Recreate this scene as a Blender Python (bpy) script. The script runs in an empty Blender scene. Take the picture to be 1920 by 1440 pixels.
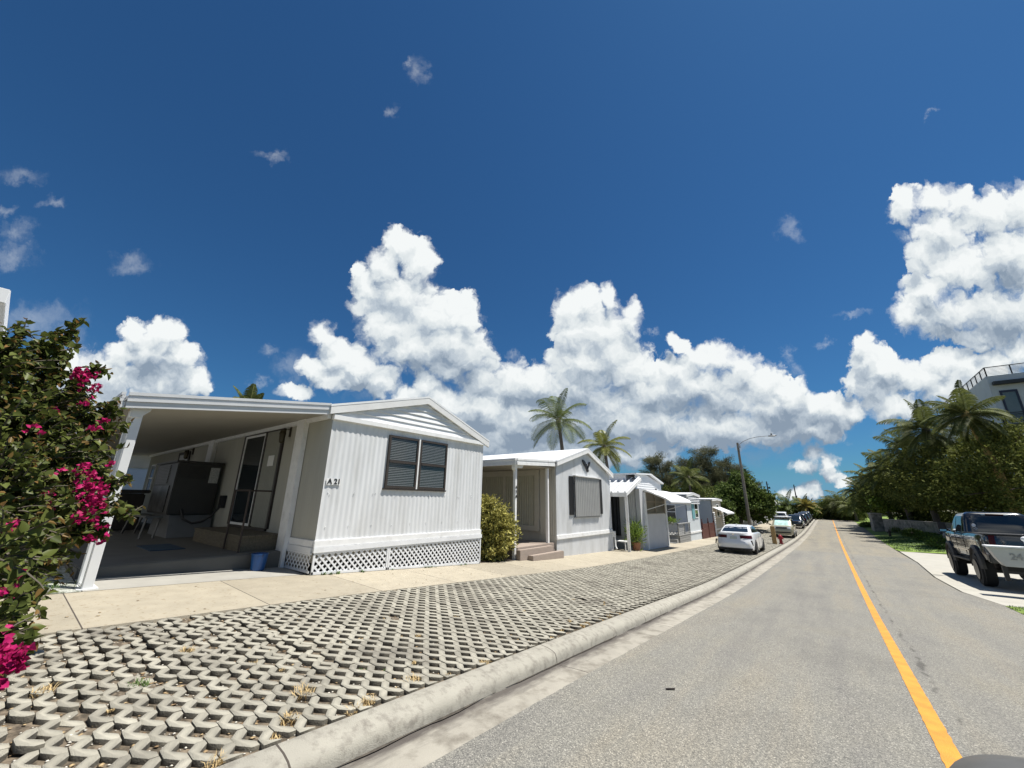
import bpy, bmesh, math, random
import numpy as np
from mathutils import Vector, Matrix, noise as mnoise
random.seed(7); NPR=np.random.default_rng(7)
R=math.radians; PI=math.pi
SC=bpy.context.scene; COL=SC.collection
# ---------------------------------------------------------------- camera model (solved from the photograph)
F=730.8; ZV=(1001.,-1729.); AL=R(38.01); EYE=1.6
_u=Vector((ZV[0]-960,-(ZV[1]-720),-F)).normalized()
_f=(Vector((0,0,-1))-Vector((0,0,-1)).dot(_u)*_u).normalized()
_r=_f.cross(_u)
ca,sa=math.cos(AL),math.sin(AL)
AX=ca*_r-sa*_f; AY=sa*_r+ca*_f; AZ=_u
def ray(px,py):
    d=Vector((px-960,-(py-720),-F)); return Vector((AX.dot(d),AY.dot(d),AZ.dot(d)))
def at(px,py,D):                      # point at horizontal distance D seen at photo pixel (px,py)
    d=ray(px,py); t=D/math.hypot(d.x,d.y); return Vector((t*d.x,t*d.y,EYE+t*d.z))
# ---------------------------------------------------------------- terrain: road falls gently, then levels out
KS=[-30,-5,0,4,8,13,20,30,45,65,100,140]; KZ=[1.2,.25,0,-.2,-.44,-.73,-.98,-1.24,-1.54,-1.62,-1.48,-1.4]
def zr(s):
    if s<=KS[0]: return KZ[0]
    if s>=KS[-1]: return KZ[-1]
    i=max(j for j in range(len(KS)) if KS[j]<=s)
    def m(j):
        a=max(j-1,0); b=min(j+1,len(KS)-1); return (KZ[b]-KZ[a])/(KS[b]-KS[a])
    h=KS[i+1]-KS[i]; t=(s-KS[i])/h
    return (2*t**3-3*t*t+1)*KZ[i]+(t**3-2*t*t+t)*h*m(i)+(-2*t**3+3*t*t)*KZ[i+1]+(t**3-t*t)*h*m(i+1)
def zl(l,s): return zr(s)+.15+.028*max(0,min(-l,14)-3)
def redge(s):
    pts=[(-40,3.3),(17.4,3.3),(19.7,2.9),(24,2.9),(31.5,3.3),(42,3.45),(58,3.6),(82,3.75),(150,3.9)]
    for (a,b),(c,d) in zip(pts,pts[1:]):
        if a<=s<=c: return b+(d-b)*(s-a)/(c-a)
    return pts[-1][1]
def zright(l,s):
    e=redge(s); k=min(1,max(0,(s-41)/6))
    return zr(s)+max(0,min(l,14)-e)*(.012+.07*k)
# ---------------------------------------------------------------- materials
def nd(nt,t,**k):
    n=nt.nodes.new(t)
    for a,b in k.items(): setattr(n,a,b)
    return n
MC={}
def mat(name,col,rough=.6,var=.08,scale=4,bump=0,bscale=60,metal=0,spec=.5,col2=None,detail=4,coat=0,island=0,trans=0,emit=None,stretch=None,dirt=None):
    if name in MC: return MC[name]
    m=bpy.data.materials.new(name); m.use_nodes=True; nt=m.node_tree; b=nt.nodes['Principled BSDF']; L=nt.links
    b.inputs['Roughness'].default_value=rough; b.inputs['Metallic'].default_value=metal
    b.inputs['Specular IOR Level'].default_value=spec; b.inputs['Coat Weight'].default_value=coat
    c1=tuple(max(0,c*(1-var)) for c in col); c2=tuple(min(1,c*(1+var)) for c in (col2 or col))
    geo=nd(nt,'ShaderNodeNewGeometry'); vec=geo.outputs['Position']
    if stretch:
        mp=nd(nt,'ShaderNodeMapping'); mp.inputs['Scale'].default_value=stretch; L.new(vec,mp.inputs[0]); vec=mp.outputs[0]
    nz=nd(nt,'ShaderNodeTexNoise'); nz.inputs['Scale'].default_value=scale; nz.inputs['Detail'].default_value=detail; L.new(vec,nz.inputs[0])
    mr=nd(nt,'ShaderNodeMapRange'); mr.inputs[1].default_value=.3; mr.inputs[2].default_value=.7; L.new(nz.outputs[0],mr.inputs[0])
    mx=nd(nt,'ShaderNodeMix',data_type='RGBA'); mx.inputs[6].default_value=(*c1,1); mx.inputs[7].default_value=(*c2,1)
    fac=mr.outputs[0]
    if island:
        ad=nd(nt,'ShaderNodeMath',operation='MULTIPLY_ADD'); ad.inputs[1].default_value=island; L.new(geo.outputs['Random Per Island'],ad.inputs[0])
        s2=nd(nt,'ShaderNodeMath',operation='MULTIPLY'); s2.inputs[1].default_value=1-island; L.new(mr.outputs[0],s2.inputs[0]); L.new(s2.outputs[0],ad.inputs[2]); fac=ad.outputs[0]
    L.new(fac,mx.inputs[0]); out=mx.outputs[2]
    if dirt:                         # broad stains of a second colour
        dc,ds,da,db=dirt
        n2=nd(nt,'ShaderNodeTexNoise'); n2.inputs['Scale'].default_value=ds; n2.inputs['Detail'].default_value=6; n2.inputs['Roughness'].default_value=.65; L.new(vec,n2.inputs[0])
        r2=nd(nt,'ShaderNodeMapRange'); r2.inputs[1].default_value=da; r2.inputs[2].default_value=db; L.new(n2.outputs[0],r2.inputs[0])
        m2=nd(nt,'ShaderNodeMix',data_type='RGBA'); m2.inputs[7].default_value=(*dc,1); L.new(r2.outputs[0],m2.inputs[0]); L.new(out,m2.inputs[6]); out=m2.outputs[2]
    L.new(out,b.inputs['Base Color'])
    if trans:
        b.inputs['Subsurface Weight'].default_value=0
        tr=nd(nt,'ShaderNodeBsdfTranslucent'); L.new(out,tr.inputs[0]); ms=nd(nt,'ShaderNodeMixShader'); ms.inputs[0].default_value=trans
        L.new(b.outputs[0],ms.inputs[1]); L.new(tr.outputs[0],ms.inputs[2]); L.new(ms.outputs[0],nt.nodes['Material Output'].inputs[0])
    if bump:
        n3=nd(nt,'ShaderNodeTexNoise'); n3.inputs['Scale'].default_value=bscale; n3.inputs['Detail'].default_value=3; L.new(vec,n3.inputs[0])
        bp=nd(nt,'ShaderNodeBump'); bp.inputs['Strength'].default_value=bump; bp.inputs['Distance'].default_value=.01; L.new(n3.outputs[0],bp.inputs['Height']); L.new(bp.outputs[0],b.inputs['Normal'])
    MC[name]=m; return m
def glassy(name,col,rough=.05):       # dark window glass that mirrors the sky
    if name in MC: return MC[name]
    m=bpy.data.materials.new(name); m.use_nodes=True; b=m.node_tree.nodes['Principled BSDF']
    b.inputs['Base Color'].default_value=(*col,1); b.inputs['Roughness'].default_value=rough; b.inputs['Specular IOR Level'].default_value=.8; b.inputs['Coat Weight'].default_value=.3
    MC[name]=m; return m
def clear(name,op=.35,tint=(.02,.03,.03)):
    if name in MC: return MC[name]
    m=bpy.data.materials.new(name); m.use_nodes=True; nt=m.node_tree; b=nt.nodes['Principled BSDF']
    b.inputs['Base Color'].default_value=(*tint,1); b.inputs['Roughness'].default_value=.04; b.inputs['Specular IOR Level'].default_value=.7
    t=nd(nt,'ShaderNodeBsdfTransparent'); ms=nd(nt,'ShaderNodeMixShader'); ms.inputs[0].default_value=op
    nt.links.new(t.outputs[0],ms.inputs[1]); nt.links.new(b.outputs[0],ms.inputs[2]); nt.links.new(ms.outputs[0],nt.nodes['Material Output'].inputs[0])
    MC[name]=m; return m
# ---------------------------------------------------------------- mesh builder
class MB:
    def __init__(s): s.v=[]; s.f=[]
    def add(s,vs,fs):
        o=len(s.v); s.v+=[tuple(v) for v in vs]; s.f+=[tuple(i+o for i in f) for f in fs]; return s
    def box(s,x0,y0,z0,x1,y1,z1):
        x0,x1=sorted((x0,x1)); y0,y1=sorted((y0,y1)); z0,z1=sorted((z0,z1))
        return s.add([(x0,y0,z0),(x1,y0,z0),(x1,y1,z0),(x0,y1,z0),(x0,y0,z1),(x1,y0,z1),(x1,y1,z1),(x0,y1,z1)],
            [(0,3,2,1),(4,5,6,7),(0,1,5,4),(1,2,6,5),(2,3,7,6),(3,0,4,7)])
    def bar(s,a,b,w,h,up=(0,0,1)):      # box-section bar from a to b
        a=Vector(a); b=Vector(b); d=(b-a).normalized(); u=Vector(up)
        if abs(d.dot(u))>.98: u=Vector((1,0,0))
        x=d.cross(u).normalized()*w/2; y=x.cross(d).normalized()*h/2
        p=[a-x-y,a+x-y,a+x+y,a-x+y,b-x-y,b+x-y,b+x+y,b-x+y]
        return s.add(p,[(0,1,2,3),(7,6,5,4),(0,4,5,1),(1,5,6,2),(2,6,7,3),(3,7,4,0)])
    def prism(s,poly,axis,a0,a1):        # extrude 2-D polygon along axis
        def P(p,a): return {'x':(a,p[0],p[1]),'y':(p[0],a,p[1]),'z':(p[0],p[1],a)}[axis]
        n=len(poly); vs=[P(p,a0) for p in poly]+[P(p,a1) for p in poly]
        fs=[tuple(range(n)),tuple(range(2*n-1,n-1,-1))]+[(i,i+n,(i+1)%n+n,(i+1)%n) for i in range(n)]
        return s.add(vs,fs)
    def tube(s,pts,rad,n=8,cap=True):
        pts=[Vector(p) for p in pts]
        if not isinstance(rad,(list,tuple)): rad=[rad]*len(pts)
        vs=[]; ref=Vector((0,0,1))
        for i,p in enumerate(pts):
            d=(pts[min(i+1,len(pts)-1)]-pts[max(i-1,0)]).normalized()
            x=d.cross(ref); x=d.cross(Vector((1,0,0))) if x.length<.1 else x; x.normalize(); y=d.cross(x)
            for k in range(n):
                a=2*PI*k/n; vs.append(p+(x*math.cos(a)+y*math.sin(a))*rad[i])
        fs=[(i*n+k,i*n+(k+1)%n,(i+1)*n+(k+1)%n,(i+1)*n+k) for i in range(len(pts)-1) for k in range(n)]
        if cap: fs+=[tuple(range(n-1,-1,-1)),tuple(range((len(pts)-1)*n,len(pts)*n))]
        return s.add(vs,fs)
    def lathe(s,prof,c,axis='z',n=20):   # profile [(r,h)]
        vs=[]
        for r,h in prof:
            for k in range(n):
                a=2*PI*k/n; q=(r*math.cos(a),r*math.sin(a))
                vs.append({'z':(c[0]+q[0],c[1]+q[1],c[2]+h),'x':(c[0]+h,c[1]+q[0],c[2]+q[1]),'y':(c[0]+q[0],c[1]+h,c[2]+q[1])}[axis])
        fs=[(i*n+k,i*n+(k+1)%n,(i+1)*n+(k+1)%n,(i+1)*n+k) for i in range(len(prof)-1) for k in range(n)]
        fs+=[tuple(range(n)),tuple(range((len(prof)-1)*n,len(prof)*n))]
        return s.add(vs,fs)
    def grid(s,rows):                    # rows of points
        n=len(rows[0]); vs=[p for r in rows for p in r]
        return s.add(vs,[(i*n+k,i*n+k+1,(i+1)*n+k+1,(i+1)*n+k) for i in range(len(rows)-1) for k in range(n-1)])
    def ball(s,c,r,n=10,sq=(1,1,1)):
        prof=[]; vs=[];m=n//2+1
        for i in range(m+1):
            t=PI*i/m
            for k in range(n):
                a=2*PI*k/n; vs.append((c[0]+r*sq[0]*math.sin(t)*math.cos(a),c[1]+r*sq[1]*math.sin(t)*math.sin(a),c[2]+r*sq[2]*math.cos(t)))
        return s.add(vs,[(i*n+k,(i+1)*n+k,(i+1)*n+(k+1)%n,i*n+(k+1)%n) for i in range(m) for k in range(n)])
    def build(s,name,m,parent=None,smooth=False,bevel=0):
        off=Vector((0,0,0)); p=parent
        while p is not None: off+=p.location; p=p.parent
        me=bpy.data.meshes.new(name); me.from_pydata([(v[0]-off.x,v[1]-off.y,v[2]-off.z) for v in s.v],[],s.f); me.update()
        if bevel or True:
            bm=bmesh.new(); bm.from_mesh(me)
            if len(s.v)<20000: bmesh.ops.recalc_face_normals(bm,faces=bm.faces)
            if bevel: bmesh.ops.bevel(bm,geom=[e for e in bm.edges if len(e.link_faces)==2 and e.calc_face_angle(0)>.6],offset=bevel,segments=2,affect='EDGES',clamp_overlap=True)
            bm.to_mesh(me); bm.free()
        if smooth:
            me.shade_smooth() if smooth is True else me.shade_smooth()
            if smooth!='all':
                try: me.set_sharp_from_angle(angle=R(38))
                except Exception: pass
        me.materials.append(m)
        o=bpy.data.objects.new(name,me); COL.objects.link(o); o.parent=parent
        return o
def npmesh(name,V,Fq,m,parent=None,smooth=False):     # numpy verts (n,3), faces (k,c) all same size
    off=Vector((0,0,0)); p=parent
    while p is not None: off+=p.location; p=p.parent
    V=np.asarray(V,dtype=np.float32)-np.array(off,dtype=np.float32); Fq=np.asarray(Fq,dtype=np.int32); c=Fq.shape[1]
    me=bpy.data.meshes.new(name); me.vertices.add(len(V)); me.vertices.foreach_set('co',V.ravel())
    me.loops.add(Fq.size); me.loops.foreach_set('vertex_index',Fq.ravel())
    me.polygons.add(len(Fq)); me.polygons.foreach_set('loop_start',np.arange(0,Fq.size,c,dtype=np.int32))
    me.update(calc_edges=True); me.validate()
    if smooth: me.shade_smooth()
    me.materials.append(m); o=bpy.data.objects.new(name,me); COL.objects.link(o); o.parent=parent; return o
def tag(o,label=None,cat=None,group=None,kind=None):
    if label: o['label']=label
    if cat: o['category']=cat
    if group: o['group']=group
    if kind: o['kind']=kind
    return o
def thing(name,label,cat,loc=(0,0,0),group=None,rz=0):
    o=bpy.data.objects.new(name,None); COL.objects.link(o); o.location=loc; o.rotation_euler=(0,0,rz); o.empty_display_size=.3
    return tag(o,label,cat,group)
def struct(o): o['kind']='structure'; return o
def copy_tree(o,parent=None):
    c=o.copy(); COL.objects.link(c); c.parent=parent
    for ch in list(o.children): copy_tree(ch,c)
    return c
def textmesh(txt,size,m,name,loc,rot,parent,ext=.006,bold=0):
    cu=bpy.data.curves.new(name,'FONT'); cu.body=txt; cu.size=size; cu.extrude=ext; cu.align_x='CENTER'; cu.align_y='CENTER'; cu.offset=bold
    ob=bpy.data.objects.new('tmp',cu); COL.objects.link(ob); dg=bpy.context.evaluated_depsgraph_get(); dg.update()
    me=bpy.data.meshes.new_from_object(ob.evaluated_get(dg)); bpy.data.objects.remove(ob)
    M=Matrix.Translation(Vector(loc))@rot.to_4x4(); me.transform(M)
    off=Vector((0,0,0)); p=parent
    while p is not None: off+=p.location; p=p.parent
    me.transform(Matrix.Translation(-off)); me.materials.clear(); me.materials.append(m)
    o=bpy.data.objects.new(name,me); COL.objects.link(o); o.parent=parent; return o
ROT_FACE_X=Matrix(((0,0,1),(1,0,0),(0,1,0)))     # text lying in the YZ plane, reading towards +Y, facing +X
ROT_FACE_MY=Matrix(((1,0,0),(0,0,-1),(0,1,0)))   # text in XZ plane facing -Y
# ---------------------------------------------------------------- palette
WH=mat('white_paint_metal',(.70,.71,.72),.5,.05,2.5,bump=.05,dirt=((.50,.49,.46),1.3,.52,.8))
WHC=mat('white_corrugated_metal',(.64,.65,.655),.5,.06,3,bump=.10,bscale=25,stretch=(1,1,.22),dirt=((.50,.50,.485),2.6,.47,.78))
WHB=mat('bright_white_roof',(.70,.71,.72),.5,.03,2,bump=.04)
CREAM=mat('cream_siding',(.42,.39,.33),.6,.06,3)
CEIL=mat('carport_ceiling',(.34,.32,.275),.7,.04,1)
GREYW=mat('pale_grey_siding',(.50,.53,.56),.6,.04,3)
TRIM=mat('white_trim',(.76,.76,.75),.5,.06,5,bump=.05,dirt=((.55,.54,.52),4,.55,.8))
BROWN=mat('bronze_frame',(.045,.035,.028),.4,.1)
BLACK=mat('black_metal',(.012,.012,.013),.45,.1)
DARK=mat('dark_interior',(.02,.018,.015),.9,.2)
GL=glassy('window_glass',(.012,.018,.022))
GLC=clear('clear_glass',.62,(.012,.022,.024))
WOOD=mat('weathered_wood',(.14,.11,.08),.8,.25,6,stretch=(1,8,8))
CONC=mat('concrete',(.36,.34,.30),.85,.12,3,bump=.3,bscale=90,dirt=((.22,.20,.17),1.5,.5,.75))
LOUV=mat('grey_corrugated_awning',(.32,.32,.31),.5,.05,3)
# ================================================================ camera, sun, sky
cam=bpy.data.cameras.new('camera'); co=bpy.data.objects.new('camera',cam); COL.objects.link(co); SC.camera=co
cam.sensor_width=36; cam.lens=36*F/1920; cam.clip_start=.05; cam.clip_end=3000
# rows of the camera matrix in world space: right, up, back
right=Vector((AX[0],AY[0],AZ[0])); up=Vector((AX[1],AY[1],AZ[1])); back=Vector((AX[2],AY[2],AZ[2]))
Mx=Matrix((right,up,back)).transposed().to_4x4(); Mx.translation=Vector((0,0,EYE)); co.matrix_world=Mx
SUNV=Vector((.31,.26,1)).normalized()
sl=bpy.data.lights.new('sun','SUN'); sl.energy=5.0; sl.angle=R(.53); sl.color=(1,.955,.88)
so=bpy.data.objects.new('sun',sl); COL.objects.link(so); so.rotation_euler=SUNV.to_track_quat('Z','Y').to_euler()
W=bpy.data.worlds.new('World'); SC.world=W; W.use_nodes=True; nt=W.node_tree; nt.nodes.clear(); LK=nt.links
def math_(op,a,b=None,c=None,t=None,clamp=False):
    t=t or nt; n=t.nodes.new('ShaderNodeMath'); n.operation=op; n.use_clamp=clamp
    for i,x in enumerate((a,b,c)):
        if x is None: continue
        if isinstance(x,(int,float)): n.inputs[i].default_value=x
        else: t.links.new(x,n.inputs[i])
    return n.outputs[0]
def vm(op,a,b=None,c=None,t=None):
    t=t or nt; n=t.nodes.new('ShaderNodeVectorMath'); n.operation=op
    for i,x in enumerate((a,b,c)):
        if x is None: continue
        if isinstance(x,(tuple,list,Vector)): n.inputs[i].default_value=tuple(x)
        else: t.links.new(x,n.inputs[i])
    return n.outputs['Value'] if op in('LENGTH','DOT_PRODUCT') else n.outputs[0]
sky=nt.nodes.new('ShaderNodeTexSky'); sky.sky_type='NISHITA'; sky.sun_disc=False
sky.sun_elevation=math.asin(SUNV.z); sky.sun_rotation=math.atan2(SUNV.x,SUNV.y)
sky.altitude=0; sky.air_density=1.0; sky.dust_density=.35; sky.ozone_density=2.2
tc=nt.nodes.new('ShaderNodeTexCoord'); D=tc.outputs['Generated']
# the clouds are laid out on a plane tangent to the sky dome, in units of about 8 degrees
cx=vm('DOT_PRODUCT',D,right); cy=vm('DOT_PRODUCT',D,up); cz=vm('DOT_PRODUCT',D,back)
dep=math_('MAXIMUM',math_('MULTIPLY',cz,-1),.08)
u=math_('MULTIPLY_ADD',math_('DIVIDE',cx,dep),F/100,9.6); v=math_('MULTIPLY_ADD',math_('DIVIDE',cy,dep),-F/100,7.2)
comb=nt.nodes.new('ShaderNodeCombineXYZ'); LK.new(u,comb.inputs[0]); LK.new(v,comb.inputs[1]); UV=comb.outputs[0]
FRONT=math_('MULTIPLY',math_('SUBTRACT',math_('MULTIPLY',cz,-1),.1),5,clamp=True)
SOLID=[(750,462,40,42),(785,495,42,50),(722,500,36,42),(690,545,34,44),(760,555,72,52),(805,590,70,50),(735,610,70,50),(672,510,16,22),(850,590,46,48),(875,600,26,38),
(850,640,66,46),(770,650,80,50),(880,672,52,44),(680,575,26,20),(905,710,50,36),(845,690,55,30),(960,725,60,50),(1010,720,50,40),
(606,630,26,26),(630,665,42,32),(672,690,46,44),(712,715,34,34),(620,710,50,24),(590,690,34,24),(555,735,34,16),
(800,722,32,26),(835,760,56,44),(770,745,36,26),(900,770,80,52),(980,790,90,60),(1060,790,110,60),(1150,790,110,60),(900,830,120,50),(1030,850,140,50),(1180,850,110,34),
(1070,580,36,34),(1100,566,36,34),(1142,562,26,30),(1183,585,22,26),(1075,620,44,50),(1130,620,70,50),(1180,610,30,30),(1150,660,52,54),(1090,680,64,54),(1180,700,60,54),(1080,730,80,60),(1225,690,26,22),(1220,730,70,50),(1140,760,90,60),
(1270,690,36,24),(1310,672,38,30),(1352,672,42,36),(1395,695,40,38),(1432,718,42,38),(1300,720,80,52),(1380,740,90,50),(1470,735,34,26),(1485,745,40,36),(1455,770,80,48),(1530,760,36,28),(1560,770,44,36),(1600,770,36,26),(1520,800,80,36),(1350,800,110,44),(1240,790,80,50),(1430,810,120,34),(1320,828,60,18),(1275,648,20,15),(1262,640,14,14),
(1530,852,22,20),(1552,872,22,24),(1510,872,30,18),(1560,895,16,14),(1580,905,16,12),(1490,925,36,18),(1520,915,22,14),
(1700,378,34,30),(1750,372,40,30),(1800,382,40,36),(1690,400,28,24),(1765,430,76,56),(1860,400,60,44),(1915,390,40,50),(1730,470,34,30),(1800,500,90,50),(1900,480,80,70),(1720,500,22,22),(1740,545,52,36),(1710,575,36,34),(1780,590,84,44),(1880,590,90,60),(1850,630,80,24),(1705,590,36,34),
(1620,640,24,16),(1625,670,36,34),(1660,690,44,36),(1700,700,34,30),(1640,720,56,44),(1600,720,16,30),(1770,680,36,30),(1740,710,50,36),(1810,690,50,40),(1870,690,50,44),(1800,730,90,44),(1910,660,36,36),(1680,760,80,30),(1840,650,24,14),
(255,622,30,26),(300,620,34,24),(325,625,26,24),(285,660,62,44),(340,665,40,36),(330,700,56,44),(370,715,30,30),(300,720,90,50),(220,660,30,26),(205,700,66,48),(140,690,60,40),(150,740,90,50)]
THIN=[(248,488,40,24),(20,480,60,26),(30,440,34,30),(15,395,24,16),(100,378,34,14),(785,135,26,30),(770,115,14,10),(738,212,16,18),(512,292,30,16),(1484,428,26,24),(1545,640,18,12),(505,655,26,16),(60,600,110,36),(110,640,70,40),(1600,590,40,10),(545,730,30,30),(560,690,50,40),(480,715,20,10),(965,665,18,12),(1220,625,10,10),(1475,665,16,20),(1490,690,22,18),(1890,350,30,14),(40,330,50,20),(700,745,60,20),(1400,850,130,22),(1690,800,60,30),(1750,210,16,8)]
def blobgroup(name,blobs,k):
    g=bpy.data.node_groups.new(name,'ShaderNodeTree'); g.interface.new_socket('Vector',in_out='INPUT',socket_type='NodeSocketVector'); g.interface.new_socket('Value',in_out='OUTPUT',socket_type='NodeSocketFloat')
    gi=g.nodes.new('NodeGroupInput'); go=g.nodes.new('NodeGroupOutput'); acc=3.0
    for (x,y,a,b) in blobs:
        q=vm('MULTIPLY_ADD',gi.outputs[0],(100/a,100/b,0),(-x/a,-y/b,0),t=g); l=vm('LENGTH',q,t=g)
        if acc==3.0: acc=l
        else:
            n=g.nodes.new('ShaderNodeMath'); n.operation='SMOOTH_MIN'; g.links.new(acc,n.inputs[0]); g.links.new(l,n.inputs[1]); n.inputs[2].default_value=k; acc=n.outputs[0]
    g.links.new(acc,go.inputs[0]); return g
DKZ=[(1420,835,190,34),(1290,770,80,34),(1110,745,70,44),(1050,800,90,46),(880,700,60,34),(820,690,60,26),(1190,835,120,36),(690,722,50,18),(1860,615,130,44),(1770,600,60,34),(980,835,130,30),(290,700,60,36),(1480,795,70,26),(720,570,24,14),(1000,745,60,24),(1880,530,40,40),(880,800,60,24),(1650,720,40,20),(1370,740,40,18),(1500,905,30,20)]
GD=blobgroup('grey_base_field',DKZ,.3)
GS=blobgroup('cumulus_field',SOLID,.22); GT=blobgroup('wisp_field',THIN,.2)
def use(g,vec):
    n=nt.nodes.new('ShaderNodeGroup'); n.node_tree=g; LK.new(vec,n.inputs[0]); return n.outputs[0]
def noise(vec,scale,detail=5,rough=.55,out=0,lac=2.0,dist=0,d3=False):
    n=nt.nodes.new('ShaderNodeTexNoise'); n.inputs['Scale'].default_value=scale; n.inputs['Detail'].default_value=detail; n.inputs['Roughness'].default_value=rough; n.inputs['Lacunarity'].default_value=lac; n.inputs['Distortion'].default_value=dist
    n.noise_dimensions='3D' if d3 else '2D'; LK.new(vec,n.inputs['Vector']); return n.outputs[out]
def voro(vec,scale,detail=2,rough=.5):
    n=nt.nodes.new('ShaderNodeTexVoronoi'); n.feature='F1'; n.voronoi_dimensions='2D'; n.normalize=True; n.inputs['Scale'].default_value=scale; n.inputs['Detail'].default_value=detail; n.inputs['Roughness'].default_value=rough; pass
    LK.new(vec,n.inputs['Vector']); return n.outputs['Distance']
w1=vm('MULTIPLY_ADD',vm('SUBTRACT',noise(UV,2.2,4,.6,1),(.5,.5,.5)),(.42,.38,0),UV)
def field(vec):                       # smooth large bodies minus billowy small-scale bumps
    return use(GS,vec)
def bumps(vec):
    a=voro(vec,3.0,3,.5); b=noise(vec,5,5,.55)
    return math_('MULTIPLY_ADD',a,-.9,math_('MULTIPLY_ADD',b,.55,.0))
f0=field(w1); b0=bumps(w1)
d0=math_('ADD',math_('SUBTRACT',1.10,f0),b0)
shiftL=vm('ADD',w1,(.05,-.32,0)); shiftS=vm('ADD',w1,(.02,-.07,0))
fL=field(shiftL); bL=bumps(shiftL); bS=bumps(shiftS)
# ragged on the lee side, crisp on the sunny side
soft=math_('MULTIPLY_ADD',noise(UV,1.1,2,.5),1.5,-.30); soft=math_('MAXIMUM',soft,.10)
n=nt.nodes.new('ShaderNodeMapRange'); n.interpolation_type='SMOOTHSTEP'; LK.new(d0,n.inputs[0]); n.inputs[1].default_value=-.02; LK.new(soft,n.inputs[2]); A1=n.outputs[0]
rel=math_('SUBTRACT',fL,f0)            # >0 near sunlit tops
rel=math_('MULTIPLY_ADD',rel,.95,math_('MULTIPLY',math_('SUBTRACT',b0,bS),.85))
rel=math_('MULTIPLY_ADD',math_('SUBTRACT',b0,bL),.35,rel)
thick=math_('MINIMUM',d0,1.1); 
rel=math_('MULTIPLY_ADD',thick,-.16,rel)
lo=noise(UV,.55,3,.5); rel=math_('MULTIPLY_ADD',math_('SUBTRACT',lo,.5),.42,rel)
# lower clouds near the horizon show grey undersides
gz=math_('MULTIPLY',math_('SUBTRACT',1.35,use(GD,w1)),1.1,None,None,True); rel=math_('MULTIPLY_ADD',gz,-.50,rel)
vb=math_('MULTIPLY',math_('SUBTRACT',v,6.6),-.16); rel=math_('ADD',rel,math_('MINIMUM',vb,0.06))
n=nt.nodes.new('ShaderNodeMapRange'); LK.new(rel,n.inputs[0]); n.inputs[1].default_value=-.98; n.inputs[2].default_value=.36; SH=n.outputs[0]
cr=nt.nodes.new('ShaderNodeValToRGB'); LK.new(SH,cr.inputs[0]); e=cr.color_ramp.elements
e[0].position=0; e[0].color=(.25,.32,.41,1); e[1].position=1; e[1].color=(.88,.91,.91,1)
e=cr.color_ramp.elements.new(.38); e.color=(.48,.55,.62,1); e=cr.color_ramp.elements.new(.68); e.color=(.72,.77,.79,1)
w2=vm('MULTIPLY_ADD',vm('SUBTRACT',noise(UV,1.6,5,.65,1),(.5,.5,.5)),(.9,.8,0),UV)
dt=math_('SUBTRACT',math_('ADD',1.0,math_('MULTIPLY',math_('SUBTRACT',noise(w2,3,5,.65),  .5),.9)),use(GT,w2))
n=nt.nodes.new('ShaderNodeMapRange'); n.interpolation_type='SMOOTHSTEP'; LK.new(dt,n.inputs[0]); n.inputs[1].default_value=-.15; n.inputs[2].default_value=1.3; n.inputs[4].default_value=.26; A2=n.outputs[0]
# sky around and behind: broken cloud from the same noise, on the dome direction itself
nb=noise(D,2.6,4,.6,d3=True); n=nt.nodes.new('ShaderNodeMapRange'); n.interpolation_type='SMOOTHSTEP'; LK.new(nb,n.inputs[0]); n.inputs[1].default_value=.54; n.inputs[2].default_value=.68; AB=math_('MULTIPLY',n.outputs[0],math_('SUBTRACT',1,FRONT))
AF=math_('MULTIPLY',math_('MAXIMUM',A1,A2),FRONT); ALPHA=math_('MAXIMUM',AF,AB)
# deep maritime blue: slightly more saturated Nishita sky
sr=nt.nodes.new('ShaderNodeSeparateColor'); LK.new(sky.outputs[0],sr.inputs[0]); cb=nt.nodes.new('ShaderNodeCombineColor'); LK.new(sr.outputs[0],cb.inputs[0]); LK.new(sr.outputs[1],cb.inputs[1]); LK.new(math_('MAXIMUM',sr.outputs[2],sr.outputs[1]),cb.inputs[2])
gm=nt.nodes.new('ShaderNodeVectorMath'); gm.operation='MULTIPLY'; LK.new(cb.outputs[0],gm.inputs[0]); gm.inputs[1].default_value=(.30,.67,.97)
bg=nt.nodes.new('ShaderNodeBackground'); bg.inputs[1].default_value=.05; LK.new(gm.outputs[0],bg.inputs[0])
bc=nt.nodes.new('ShaderNodeBackground'); bc.inputs[1].default_value=.66; LK.new(cr.outputs[0],bc.inputs[0])
mx=nt.nodes.new('ShaderNodeMixShader'); LK.new(ALPHA,mx.inputs[0]); LK.new(bg.outputs[0],mx.inputs[1]); LK.new(bc.outputs[0],mx.inputs[2])
wo=nt.nodes.new('ShaderNodeOutputWorld'); LK.new(mx.outputs[0],wo.inputs[0])
W.cycles.sampling_method='MANUAL'; W.cycles.sample_map_resolution=512
SC.view_settings.view_transform='Standard'; SC.view_settings.look='None'; SC.view_settings.exposure=.65; SC.view_settings.gamma=1
# ================================================================ ground, road, kerb, pavers, sidewalk
def srange(a,b,fine,coarse,brk):
    out=[]; s=a
    while s<b: out.append(s); s+=fine if s<brk else coarse
    out.append(b); return out
SS=srange(-40,150,.5,1.5,60)
SOIL=mat('sandy_soil',(.13,.105,.075),.95,.35,9,bump=.5,bscale=60)
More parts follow.
